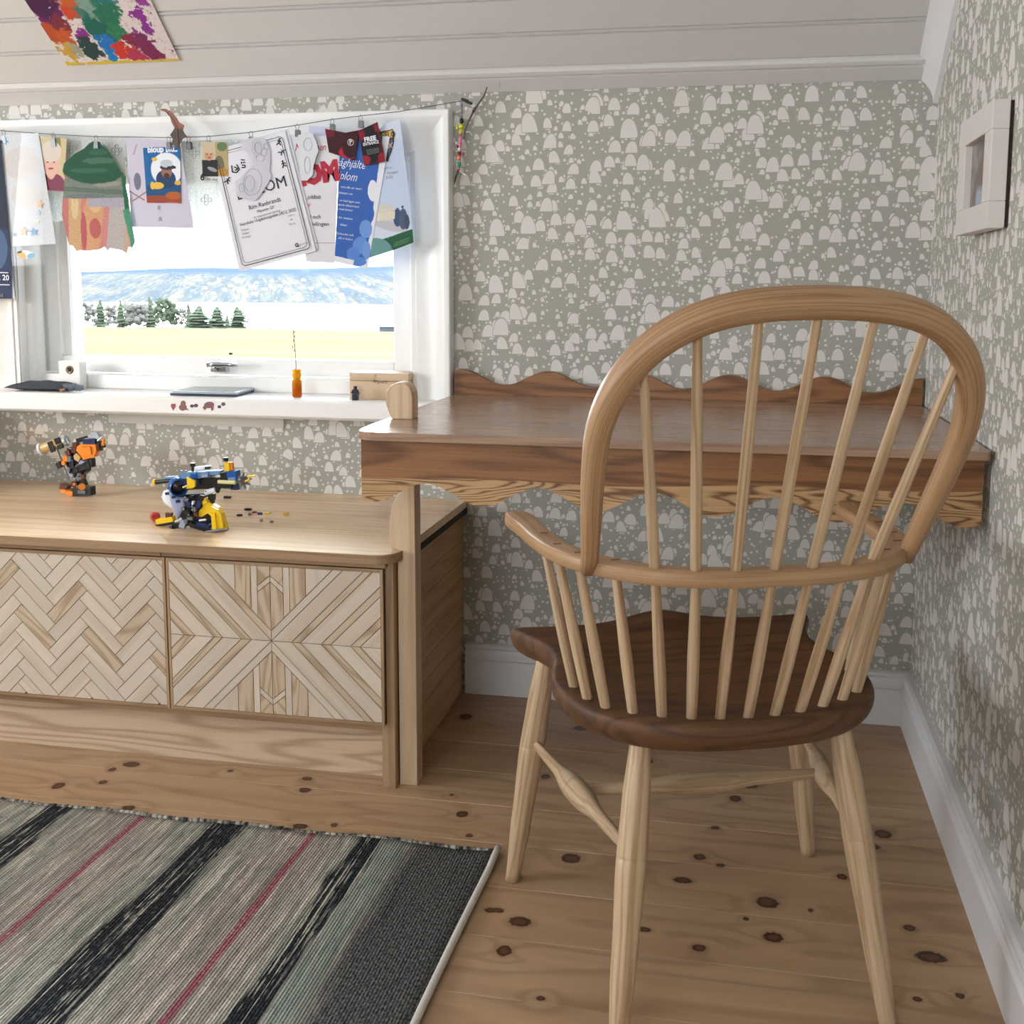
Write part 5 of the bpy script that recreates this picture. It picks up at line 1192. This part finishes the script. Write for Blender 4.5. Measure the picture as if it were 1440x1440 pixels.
# legs and feet
gon(rb, 'leg_plate', YEL, [(284, 704), (289, 700), (296, 708), (306, 714), (312, 722), (318, 746), (305, 748), (299, 728), (292, 722), (284, 727), (278, 726), (280, 718), (285, 713)], Y-.012, .014)
gon(rb, 'leg_plate', YEL, [(296, 712), (306, 717), (311, 726), (314, 745), (302, 747), (298, 726)], Y-.022, .007)
brick(rb, 'leg_plate', YEL, 298, 722, 304, 747, Y-.024, .004, 4); brick(rb, 'leg_joint', BLK, 291, 722, 298, 740, Y-.002, .012, 8)
brick(rb, 'foot', BLK, 270, 738, 300, 744, Y-.012, .022, -14); brick(rb, 'foot_plate', NVY, 278, 735, 296, 741, Y-.016, .014, -8); brick(rb, 'foot_plate', WHT, 280, 730, 290, 732.5, Y-.022, .004, 10)
rod(rb, 'ski', GRY, 290, 748.5, 321, 743.5, Y-.026, Y-.030, .0035, .0025); rod(rb, 'ski', GRY, 304, 742, 317, 733, Y+.012, Y+.012, .003, .002)
brick(rb, 'foot', YEL, 221, 728, 245, 734.5, Y+.012, .014, 12, studs=2); brick(rb, 'foot_plate', BLK, 220, 735, 245, 738.5, Y+.010, .010, 10); brick(rb, 'foot_knob', BRN, 234, 721, 242, 729, Y+.012, .010)
rod(rb, 'wheel_knob', BLK, 240, 742.5, 246, 741, Y-.012, Y-.002, .0055); brick(rb, 'foot_bar', BLK, 244, 735, 262, 741, Y-.004, .012, 6); brick(rb, 'foot_clip', LAV, 254, 731, 262, 742, Y-.01, .010, -20)
rod(rb, 'claw', WHT, 246, 734, 256, 729, Y-.012, Y-.008, .002)
# lower body
gon(rb, 'torso', BLK, [(250, 696), (285, 694), (290, 706), (286, 722), (284, 738), (270, 742), (258, 736), (252, 722)], Y-.008, .030)
for i, (x, y_, w, h, mt) in enumerate(((262, 702, 7, 5, GRY), (266, 709, 6, 8, NVY), (272, 707, 3, 5, WHT), (258, 715, 5, 5, GRY), (265, 721, 7, 4, BLK), (274, 716, 5, 6, GRY), (268, 729, 8, 4, GRY), (280, 709, 6, 10, NVY), (276, 723, 5, 5, BRN), (262, 733, 5, 5, GRY), (270, 699, 5, 4, BLK), (284, 700, 6, 7, BLK))):
    brick(rb, 'torso_piece', mt, x-w/2, y_-h/2, x+w/2, y_+h/2, Y-.012-.002*(i % 3), .008, (i*23) % 40-20)
for x, y_ in ((264, 702.5), (270, 712), (258, 715.5), (265, 724), (270, 717)): rod(rb, 'pin', WHT, x, y_, x, y_, Y-.022, Y-.017, .0013, seg=8)
# grey shell at left
def shell(par, nm, mat, pts, Y, dep, bulge):
    m = MB(); n_ = len(pts); P = [aty(px, py, Y) for px, py in pts]; c = sum(P, Vector())/n_
    for sgn in (0, 1):
        for t in (1.0, .8, .5):
            for p in P: m.v.append(c+(p-c)*t + Vector((0, (-bulge*(1-t*t)) if sgn == 0 else dep, 0)))
        m.v.append(c+Vector((0, -bulge if sgn == 0 else dep, 0)))
    for sgn in (0, 1):
        b0 = sgn*(3*n_+1)
        for r_ in range(2):
            for i in range(n_): m.f.append((b0+r_*n_+i, b0+r_*n_+(i+1) % n_, b0+(r_+1)*n_+(i+1) % n_, b0+(r_+1)*n_+i))
        for i in range(n_): m.f.append((b0+2*n_+i, b0+2*n_+(i+1) % n_, b0+3*n_))
    for i in range(n_): m.f.append((i, (i+1) % n_, 3*n_+1+(i+1) % n_, 3*n_+1+i))
    return m.build(nm, mat, par, smooth='all')
shell(rb, 'shell', WHT, [(230, 690), (238, 688), (246, 700), (247, 714), (241, 715), (231, 708), (227, 699)], Y-.004, .016, .004)
shell(rb, 'shell', LAV, [(238, 696), (258, 700), (260, 712), (254, 722), (249, 730), (245, 722), (241, 710)], Y-.012, .016, .004)
for x, y_ in ((235, 694), (244, 699), (250, 705)): brick(rb, 'shell_clip', NVY, x-2.5, y_-1.8, x+2.5, y_+1.8, Y-.018, .004, 12)
# round blue engine
ec = pz(251, 685, Y-.018); ax = Vector((.62, -.78, -.06)).normalized()
Me = Matrix.Translation(ec) @ ax.to_track_quat('Z', 'X').to_matrix().to_4x4()
m = MB(); m.lathe([(.012, -.020), (.0185, -.018), (.0200, -.010), (.0200, .006), (.0175, .009), (.0165, .004), (.0160, -.006), (.002, -.007)], Me, 24); m.build('engine_ring', BLU, rb, smooth=True)
m = MB(); m.lathe([(.0155, -.0045), (.0155, -.001), (.010, .001), (.004, .004), (.0005, .005)], Me, 20); m.build('engine_core', BLK, rb, smooth=True)
for k_ in range(4):
    a = k_*1.3+.4; q = Me @ Vector((.0175*math.cos(a), .0175*math.sin(a), -.006)); m = MB().box(q, (.006, .006, .004)); m.build('engine_lug', NVY, rb)
rod(rb, 'tail_tube', BLK, 219, 678, 244, 675, Y+.008, Y+.004, .0052); rod(rb, 'tail_rim', YEL, 216, 678.3, 219.5, 678, Y+.008, Y+.008, .0068); rod(rb, 'tail_core', BLK, 215.6, 678.3, 217, 678.2, Y+.0075, Y+.0075, .0052)
brick(rb, 'tail_plate', MBL, 232, 670, 250, 672.5, Y+.004, .014, 6)
# upper deck
brick(rb, 'deck', BLK, 262, 672, 328, 686, Y-.006, .020, 4.5); brick(rb, 'deck_panel', NVY, 250, 672, 284, 680, Y-.008, .022, 3)
gon(rb, 'deck_plate', MBL, [(250, 668), (262, 664), (292, 664), (296, 671), (262, 675), (252, 673)], Y-.018, .026)
brick(rb, 'deck_plate', MBL, 292, 661.5, 312, 667, Y-.004, .022, 4); brick(rb, 'deck_plate', BLU, 268, 666, 277, 672, Y-.020, .006, 8); brick(rb, 'deck_plate', LAV, 284, 667, 293, 671, Y-.020, .006, 5)
for x in (255, 262, 300, 308): rod(rb, 'stud', MBL, x, 664, x, 661.5, Y-.006, Y-.006, .0024, seg=10)
rod(rb, 'capsule', WHT, 275, 659.5, 294, 657.5, Y-.010, Y-.012, .0052, .0050); MB().lathe([(.0003, -.0055), (.003, -.0046), (.0052, 0), (.003, .0046), (.0003, .0055)], Matrix.Translation(pz(295, 657.4, Y-.012)), 12).build('capsule_nose', WHT, rb, smooth='all')
brick(rb, 'capsule_port', BLK, 288, 656.5, 296, 659.5, Y-.017, .003, 5)
rod(rb, 'post', BLK, 271, 656, 271, 664, Y-.004, Y-.004, .003); rod(rb, 'cap', BLK, 271, 651, 271, 656, Y-.004, Y-.004, .0056, .0056)
rod(rb, 'post', GRY, 318, 648, 318, 664, Y-.004, Y-.004, .0018); rod(rb, 'cap', BLK, 317.5, 643.2, 317.5, 648, Y-.004, Y-.004, .0056, .0056)
brick(rb, 'yellow_block', YEL, 317, 651, 324, 662, Y-.006, .010, 0, studs=2); brick(rb, 'yellow_block', ORG, 323, 650, 328, 661, Y-.004, .010, 5)
gon(rb, 'fin', YEL, [(262, 671), (274, 676), (274, 684), (270, 687), (262, 687.5), (263, 681)], Y-.036, .006); rod(rb, 'fin_pin', PYE, 257, 685.5, 266, 682, Y-.038, Y-.034, .0020)
rod(rb, 'side_capsule', WHT, 289, 692.5, 303, 689, Y-.018, Y-.018, .0060, .0056); brick(rb, 'side_clip', BLK, 302, 684, 309, 692, Y-.014, .008, -20)
rod(rb, 'side_dot', GRY, 288.5, 691, 288.5, 691, Y-.0255, Y-.020, .0016, seg=8)
# right arm
brick(rb, 'arm_block', BLU, 320, 662, 335, 674, Y-.004, .022, 4, studs=2); brick(rb, 'arm_block', MBL, 321, 671.5, 331, 675.5, Y-.016, .004, 3); brick(rb, 'arm_block', BLK, 312, 664, 321, 673, Y-.008, .016, 10); brick(rb, 'arm_block', BLK, 308, 679, 336, 686, Y-.002, .014, 2)
rod(rb, 'arm_tube', PYE, 307, 677.5, 331, 678.5, Y-.018, Y-.018, .0042, .0042); brick(rb, 'arm_block', NVY, 326, 676, 336, 688, Y-.004, .014, 0)
gc = pz(342, 675.5, Y-.012); gx = Vector((.85, -.5, 0)).normalized(); Mg = Matrix.Translation(gc) @ gx.to_track_quat('Z', 'X').to_matrix().to_4x4()
m = MB(); m.lathe([(.004, -.004), (.010, -.004), (.011, 0), (.010, .003), (.004, .004)], Mg, 16)
for j in range(8):
    a = j*math.pi/4; p0 = Mg @ Vector((.009*math.cos(a), .009*math.sin(a), 0)); p1 = Mg @ Vector((.0175*math.cos(a+.12), .0175*math.sin(a+.12), .006)); m.cyl(p0, p1, .0030, .0018, 6)
m.build('claw_wheel', GRY, rb, smooth=True)
rod(rb, 'claw_stick', YEL, 345, 677, 351, 674, Y-.018, Y-.022, .0020); rod(rb, 'claw_stick', YEL, 348, 669.5, 359, 669.5, Y-.018, Y-.020, .0022)
brick(rb, 'knee_block', BLK, 294, 694, 302, 702, Y-.006, .012); brick(rb, 'knee_block', BLK, 296, 701, 301, 711, Y-.002, .010, -12); brick(rb, 'yellow_tip', YEL, 286, 701, 292, 708, Y-.012, .010, 30)

rw_ = thing('toy_ball', 'small orange red toy ball lying behind the blue robots left foot', 'toy', (pz(218, 731, -.39).x, -.39, BZ))
c = pz(218, 724, -.385); c.z = BZ+.0112
m = MB(); m.lathe([(.0005, -.0105), (.006, -.0095), (.0098, -.0055), (.0112, 0), (.0098, .0055), (.006, .0095), (.0005, .0105)], Matrix.Translation(c) @ Matrix.Rotation(1.3, 4, 'X'), 20); m.build('ball', RED, rw_, smooth='all')
m = MB(); m.lathe([(.0036, -.0005), (.0036, .0008), (.0016, .0010)], Matrix.Translation(c+Vector((.002, -.0104, .002))) @ Matrix.Rotation(math.pi/2, 4, 'X'), 12); m.build('ball_cap', BRN, rw_, smooth=True)

r1 = thing('toy_robot', 'smaller orange and black brick-built toy robot by the wall, raising a tan drum', 'toy', (-2.02, -.15, BZ)); Y = -.150
brick(r1, 'foot', BRN, 87, 681, 97, 688, Y+.004, .020, -18); brick(r1, 'foot_plate', ORG, 88, 688, 96, 692, Y-.004, .020, -6); brick(r1, 'foot_plate', ORG, 96, 690, 105, 696, Y-.012, .018, -6)
brick(r1, 'foot', BLK, 103, 686, 131, 695.5, Y-.008, .022, 3); brick(r1, 'foot_block', BLK, 121, 684, 131, 693, Y-.006, .022); rod(r1, 'ankle', ORG, 115, 684.5, 115, 684.5, Y-.022, Y-.012, .0085, seg=20)
brick(r1, 'foot_plate', GRY, 109.5, 690, 120.5, 694, Y-.0200, .004); rod(r1, 'ankle', BRN, 104, 681, 104, 681, Y-.016, Y-.004, .0075, seg=20); rod(r1, 'ankle_dot', ORG, 104, 681, 104, 681, Y-.0175, Y-.016, .0040, seg=16)
brick(r1, 'shin', BLK, 110, 672, 120, 684, Y, .016, 20); brick(r1, 'shin_plate', GRY, 108, 669, 116, 675, Y-.010, .008, 25)
gon(r1, 'torso', BLK, [(94, 630), (104, 628), (108, 644), (122, 648), (120, 664), (108, 674), (98, 668), (92, 652)], Y-.006, .024)
for i, (x, y_, w, h, mt) in enumerate(((97, 660, 5, 6, GRY), (102, 655, 6, 7, BLK), (107, 661, 7, 6, BLK), (93, 645, 7, 8, ORG), (90, 651, 5, 5, ORG), (101, 668, 5, 4, LAV), (111, 655, 6, 6, BLK), (98, 645, 5, 8, GRY), (96, 637, 6, 7, BRN), (112, 668, 5, 5, GRY), (117, 670, 6, 5, BRN), (102, 648, 4, 4, NVY))):
    brick(r1, 'torso_piece', mt, x-w/2, y_-h/2, x+w/2, y_+h/2, Y-.010-.002*(i % 3), .008, (i*31) % 50-25)
brick(r1, 'hip_block', BLK, 108, 651, 128, 660, Y-.008, .016, 26); brick(r1, 'hip_block', BLK, 122, 645, 132, 656, Y-.006, .016, 2)
gon(r1, 'chest', ORG, [(108, 628), (113, 625), (134, 625), (135, 634), (132, 643), (117, 647), (113, 640), (107, 634)], Y-.020, .018)
brick(r1, 'chest_plate', ORG, 115, 629, 128, 639, Y-.022, .004, 6, studs=3); gon(r1, 'collar', TAN, [(103, 641), (107, 637), (113, 643), (110, 650), (104, 646)], Y-.018, .010); gon(r1, 'collar', LAV, [(110, 652), (113, 647), (119, 650), (114, 653)], Y-.020, .008)
brick(r1, 'shoulder', BRN, 103, 623, 109, 636, Y-.008, .014, -12); brick(r1, 'shoulder', BLK, 109, 615, 122, 621, Y-.004, .014, 16); brick(r1, 'shoulder', BRN, 134, 624, 142, 634, Y-.008, .016, 10); brick(r1, 'shoulder', BLK, 139, 620, 146, 630, Y-.006, .014, 15)
brick(r1, 'head_base', NVY, 119, 617, 136, 624, Y-.010, .016, 4); gon(r1, 'head', SIL, [(125, 617), (127, 608), (134, 607.5), (138, 613), (140, 619), (131, 616)], Y-.014, .014); gon(r1, 'visor', SIL, [(116, 621), (120, 616), (124, 617), (121, 622)], Y-.016, .008)
rod(r1, 'gun_tip', ORG, 145, 626, 146, 617, Y-.010, Y-.012, .0042, .0036); rod(r1, 'gun_barrel', SIL, 137, 620, 143, 615, Y-.014, Y-.014, .0020)
drum = rod(r1, 'drum', TAN, 60, 631, 92, 619.5, Y-.012, Y-.010, .0125, .0125, 16)
for px, py, w, h in ((71, 625, 6, 8), (74, 632, 6, 7), (81, 620, 7, 8), (85, 628, 7, 6)): brick(r1, 'drum_patch', BLK, px-w/2, py-h/2, px+w/2, py+h/2, Y-.024, .006, 20)
rod(r1, 'drum_rim', WHT, 57.5, 632, 60, 631, Y-.012, Y-.012, .0160, .0150, 18); rod(r1, 'drum_rim', SIL, 92, 619.5, 94.5, 618.6, Y-.010, Y-.010, .0145, .0120, 14)
for a in range(4): rod(r1, 'jewel', SIL, 89+a*2.2, 611+a*3.4, 91+a*2.2, 614+a*3.4, Y-.010, Y-.010, .0028, .0016, 8)
rod(r1, 'arm_rod', GRY, 77.5, 625, 98, 675, Y-.018, Y-.010, .0017); brick(r1, 'arm_block', BLK, 80.5, 650, 86.5, 658, Y-.010, .010, 25); rod(r1, 'arm_rod', SIL, 95, 629, 102, 632, Y-.008, Y-.008, .0020)
# loose bricks
for nm, lb, px, py, w, h, mt, ro in (('toy_brick', 'black toy plate lying farthest back, under the robots right arm', 320, 698.8, 9, 3.4, BLK, 0), ('toy_brick', 'longer black toy plate at the back of the loose pieces', 349, 715.8, 9, 3.2, BLK, 5), ('toy_brick', 'leftmost black toy plate in front of the loose pieces', 337, 724, 7.5, 2.8, BLK, 20),
    ('toy_brick', 'dark grey toy piece beside the dark red one', 351.5, 722.8, 4.5, 4, GRY, 20), ('toy_brick', 'dark red toy piece in the middle of the loose pieces', 358, 720, 6, 2.8, PNK, 30), ('toy_brick', 'navy blue toy piece right of the dark red one', 365.5, 721.8, 6, 3.6, NVY, -12),
    ('toy_brick', 'flat yellow toy plate right of the navy piece', 375.7, 721, 9, 1.2, YEL, 0), ('toy_brick', 'ochre toy cube farthest right', 402, 722, 6, 5, pl('ochre', (190, 150, 50)), 5), ('toy_brick', 'tiny grey brown toy stud nearest the bench edge on the left', 367.6, 731, 3.6, 4.4, pl('mauve', (140, 118, 124)), 0), ('toy_brick', 'tiny brown grey toy stud nearest the bench edge on the right', 382, 733.2, 4.2, 3.4, pl('umber', (110, 96, 88)), 10)):
    p = atz(px, py+h/2, BZ); s_ = pscale(p.y, px, py); R_ = Matrix.Rotation(math.radians(ro), 3, 'Z')
    hh_ = max(.0012, h*s_*.8); m = MB().box((p.x, p.y, BZ+hh_/2), (w*s_, max(.004, w*s_*.45), hh_), R_); m.cyl((p.x, p.y, BZ+hh_), (p.x, p.y, BZ+hh_+.0008), .0014, seg=8)
    o = m.build(nm, mt); tag(o, lb, 'toy brick', 'loose toy bricks on the bench')

# ------------------------------------------------------------------ outdoors: field, trees, lake and far shore
def ground_mat(name, a, b_, scale, streak=(1, 1, 1)):
    k = NT(name, .95, 0); n_ = k.noise(k.vm('MULTIPLY', k.pos(), streak), scale, 4, .6); k.color(k.mix(k.rng(n_, .3, .7), srgb(a), srgb(b_))); return k.m
def ray_ground(px, Yd, py): return aty(px, py, Yd)
FE = 380.0
def field_z(y): return -2.0 - .0345*y
m = MB(); xs = [-420+20*i for i in range(40)]; ys = [.6, 3, 10, 30, 60, 100, 160, 230, 300, 350, 375, 395, 430, 480]
def fz(x, y):
    z = field_z(y)
    e = FE + (x+200)*-.22
    return z - (max(0, y-e)**1.05)*.32
for x in xs:
    for y in ys: m.v.append(Vector((x, y, fz(x, y) + .12*math.sin(x*.05+y*.03))))
for i in range(len(xs)-1):
    for j in range(len(ys)-1): a = i*len(ys)+j; m.f.append((a, a+len(ys), a+len(ys)+1, a+1))
M_FIELD = ground_mat('spring_grass', (84, 82, 60), (96, 92, 72), .05, (.3, 1.5, 1))
m.build('field', M_FIELD, kind='structure', smooth='all')
ZL = -40.0
k = NT('lake_water', .18, .5); k.color(srgb((120, 132, 142))); k.bump(k.noise(k.vm('MULTIPLY', k.pos(), (.02, .2, 1)), 1, 3), .2, .3)
MB().bb((-3000, 400, ZL-1), (2000, 2900, ZL)).build('lake', k.m, kind='structure')
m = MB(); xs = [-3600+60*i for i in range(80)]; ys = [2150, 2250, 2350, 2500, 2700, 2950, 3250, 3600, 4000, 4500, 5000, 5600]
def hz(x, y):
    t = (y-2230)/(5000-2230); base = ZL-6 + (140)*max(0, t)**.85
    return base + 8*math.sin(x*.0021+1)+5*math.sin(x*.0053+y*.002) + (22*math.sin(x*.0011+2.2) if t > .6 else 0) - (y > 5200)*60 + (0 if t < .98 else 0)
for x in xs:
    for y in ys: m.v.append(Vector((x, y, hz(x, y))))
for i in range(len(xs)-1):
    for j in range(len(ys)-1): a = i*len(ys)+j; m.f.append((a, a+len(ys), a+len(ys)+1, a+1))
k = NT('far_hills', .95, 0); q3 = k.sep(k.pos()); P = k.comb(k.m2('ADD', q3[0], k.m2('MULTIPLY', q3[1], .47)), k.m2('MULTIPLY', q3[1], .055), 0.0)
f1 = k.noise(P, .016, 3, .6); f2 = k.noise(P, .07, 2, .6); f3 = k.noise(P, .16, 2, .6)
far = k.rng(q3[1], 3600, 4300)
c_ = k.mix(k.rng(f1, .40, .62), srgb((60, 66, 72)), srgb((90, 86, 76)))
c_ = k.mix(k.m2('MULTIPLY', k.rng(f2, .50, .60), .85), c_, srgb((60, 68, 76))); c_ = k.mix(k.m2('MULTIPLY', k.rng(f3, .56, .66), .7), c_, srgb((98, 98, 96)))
c_ = k.mix(far, c_, srgb((56, 66, 78))); k.color(c_)  # bluer with distance: aerial haze mixed into the hill colour
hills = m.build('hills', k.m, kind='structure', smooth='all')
# houses on the far shore
M_HW, M_HR = plain('far_house_wall', (196, 190, 186), .8), plain('far_house_roof', (120, 104, 104), .8)
HP = [(262, 398), (270, 402), (281, 396), (289, 407), (296, 401), (308, 395), (316, 409), (325, 404), (333, 398), (342, 411), (352, 405), (361, 399), (372, 408), (383, 397), (394, 404), (403, 411), (414, 400), (427, 396), (438, 408), (449, 402), (461, 397), (473, 410), (484, 404), (496, 399), (508, 408), (519, 402), (531, 397), (543, 409), (300, 414), (358, 416), (420, 416), (480, 417)]
for i, (px, py) in enumerate(HP):
    Yd = 2400
    for Yd in range(2300, 5000, 40):
        p = aty(px, py, Yd)
        if hz(p.x, Yd) >= p.z: break
    p = aty(px, py, Yd); p.z = hz(p.x, Yd); w = 4+4*((i*7) % 5)/4; h = 3+2*((i*3) % 4)/3
    t = thing('far_house', 'small pale house among the trees on the far shore', 'house', (p.x, p.y, p.z-1), 'houses on the far shore')
    MB().bb((p.x-w, p.y-5, p.z-2), (p.x+w, p.y+5, p.z+h)).build('wall', M_HW, t)
    m = MB(); m.prism([(p.x-w*1.05, p.y-5.6, p.z+h), (p.x+w*1.05, p.y-5.6, p.z+h), (p.x+w*.9, p.y, p.z+h+4), (p.x-w*.9, p.y, p.z+h+4)], (0, 5.6, 0)); m.build('roof', M_HR, t)
# trees at the edge of the field
def crown_mat(name, a, b_):
    k = NT(name, .95, 0); k.color(k.mix(k.noise(k.obj(), .9, 4, .7), srgb(a), srgb(b_))); return k.m
M_SPR = crown_mat('spruce_green', (56, 68, 58), (86, 94, 78)); M_BIR = crown_mat('bare_birch_twigs', (90, 90, 90), (116, 112, 110)); M_TRK = plain('tree_trunk', (50, 46, 44), .9)
def tree(px, base, top, wpx, kind, lb, Yd):
    a = aty(px, base, Yd); b_ = aty(px, top, Yd); s_ = (aty(px+1, base, Yd)-a).length; H = b_.z-a.z; R0 = wpx*s_*.5
    t = thing('tree', lb, 'tree', (a.x, Yd, a.z-1), 'trees at the far edge of the field'); rnd = random.Random(int(px*3))
    MB().cyl((a.x, Yd, a.z-2), (a.x, Yd, a.z+H*.7), .25, .1, 6).build('trunk', M_TRK, t)
    m = MB()
    if kind == 's':
        n_ = 9
        for i in range(n_):
            u = i/n_; z0 = a.z+H*(.06+.86*u); rr = R0*1.25*(1-u)**.55*(.75+.45*rnd.random())
            prof = [(rr, 0), (rr*.62, H*.05), (rr*.25, H*.14)]
            k0 = len(m.v); m.lathe([(rr*.3, -H*.01)]+prof, Matrix.Translation((a.x+rnd.uniform(-.12, .12)*rr, Yd+rnd.uniform(-.1, .1)*rr, z0)), 11)
            for v in m.v[k0:]: v.x += rnd.uniform(-.13, .13)*rr; v.z += rnd.uniform(-.02, .02)*H
        m.build('crown', M_SPR, t)
    else:
        for i in range(46):
            th, u = rnd.random()*6.28, rnd.random(); q = Vector((a.x+R0*.75*math.cos(th)*math.sqrt(u), Yd+R0*.75*math.sin(th)*math.sqrt(u), a.z+H*(.3+.6*rnd.random())))
            r_ = R0*(.15+.15*rnd.random()); k0 = len(m.v)
            m.lathe([(r_*.2, -r_), (r_*.85, -r_*.5), (r_, 0), (r_*.7, r_*.7), (r_*.15, r_)], Matrix.Translation(q), 7)
            for v in m.v[k0:]: v += Vector((rnd.uniform(-.2, .2), rnd.uniform(-.2, .2), rnd.uniform(-.2, .2)))*r_
        m.build('crown', M_BIR if kind == 'b' else M_SPR, t)
ti = 0
for px, base, top, w, kd_, lb, Yd in ((112, 461, 423, 16, 'p', 'dark bushy tree at the left end of the tree line', 372), (128, 461, 424, 14, 'b', 'pale leafless tree second from the left of the tree line', 368), (142, 462, 420, 14, 's', 'dark spruce between pale leafless trees at the left', 374), (157, 462, 427, 15, 'b', 'grey leafless tree left of the middle of the tree line', 370),
    (171, 463, 421, 12, 's', 'narrow dark spruce left of the large pale tree', 376), (191, 463, 425, 28, 'b', 'large pale leafless tree in the middle of the tree line', 366), (212, 463, 416, 16, 's', 'tall dark spruce right of the large pale tree', 376), (229, 463, 417, 22, 'p', 'broad dark green tree in the middle of the tree line', 370), (243, 464, 424, 18, 'p', 'dark green tree at the right end of the dense grove', 368),
    (257, 464, 430, 10, 'b', 'slim pale tree in the gap right of the grove', 368), (266, 464, 425, 10, 's', 'slim dark spruce right of the gap', 372), (280, 464.5, 429, 26, 's', 'broad dark conifer right of the gap', 366), (306, 467, 430, 20, 's', 'conifer left of the last pair on the right', 362), (320, 468, 442, 9, 's', 'small conifer between the last two on the right', 376), (335, 468, 430, 24, 's', 'rightmost conifer of the tree line', 354), (366, 470, 465, 12, 'p', 'low bush at the edge of the field, left one', 356), (381, 469, 462, 10, 'p', 'low bush at the edge of the field, right one', 354)):
    ti += 1; tree(px, base+3, top, w*1.28, kd_, lb, 350+(ti % 4)*13)
# barn at the right edge
a = aty(533.5, 474, 330); b_ = aty(566, 460, 330); ba = thing('barn', 'low grey barn at the edge of the field by the lake', 'barn', ((a.x+b_.x)/2, 333, a.z))
MB().bb((a.x, 330, a.z-1), (b_.x, 336, b_.z)).build('wall', plain('grey_barn_boards', (66, 74, 88), .9), ba)
m = MB(); m.prism([(a.x-.4, 329.5, b_.z), (b_.x+.4, 329.5, b_.z), (b_.x+.4, 333, b_.z+.9), (a.x-.4, 333, b_.z+.9)], (0, 3.4, 0)); m.build('roof', plain('barn_roof', (70, 72, 84), .9), ba)
MB().bb((a.x+2, 329.9, a.z), (a.x+3.4, 330, a.z+1.9)).build('door', M_DARK, ba)
# white gabled cottage at the left edge
a = aty(93, 448, 330); b_ = aty(106, 440, 330); co = thing('cottage', 'small white gabled cottage at the left end of the tree line', 'house', ((a.x+b_.x)/2, 334, a.z))
MB().bb((a.x, 330, a.z-6), (b_.x, 335, b_.z)).build('wall', plain('cottage_white', (206, 208, 210), .8), co); m = MB(); m.prism([(a.x-.3, 329.6, b_.z), (b_.x+.3, 329.6, b_.z), ((a.x+b_.x)/2, 329.6, b_.z+1.5)], (0, 5.8, 0)); m.build('roof', plain('cottage_roof', (176, 182, 190), .8), co)
# fence posts along the field edge
fen = thing('field_fence', 'low wire fence along the far edge of the field before the trees', 'fence', aty(180, 464, 342))
for px in range(104, 300, 14):
    p = aty(px, 463.5+(px-104)*.012, 340); MB().bb((p.x-.08, 339.9, p.z-.9), (p.x+.08, 340.1, p.z+.7)).build('post', M_TRK, fen)
p0, p1 = aty(100, 462.5, 340), aty(300, 465, 340); MB().cyl(p0, p1, .05, seg=5).build('wire', M_TRK, fen)
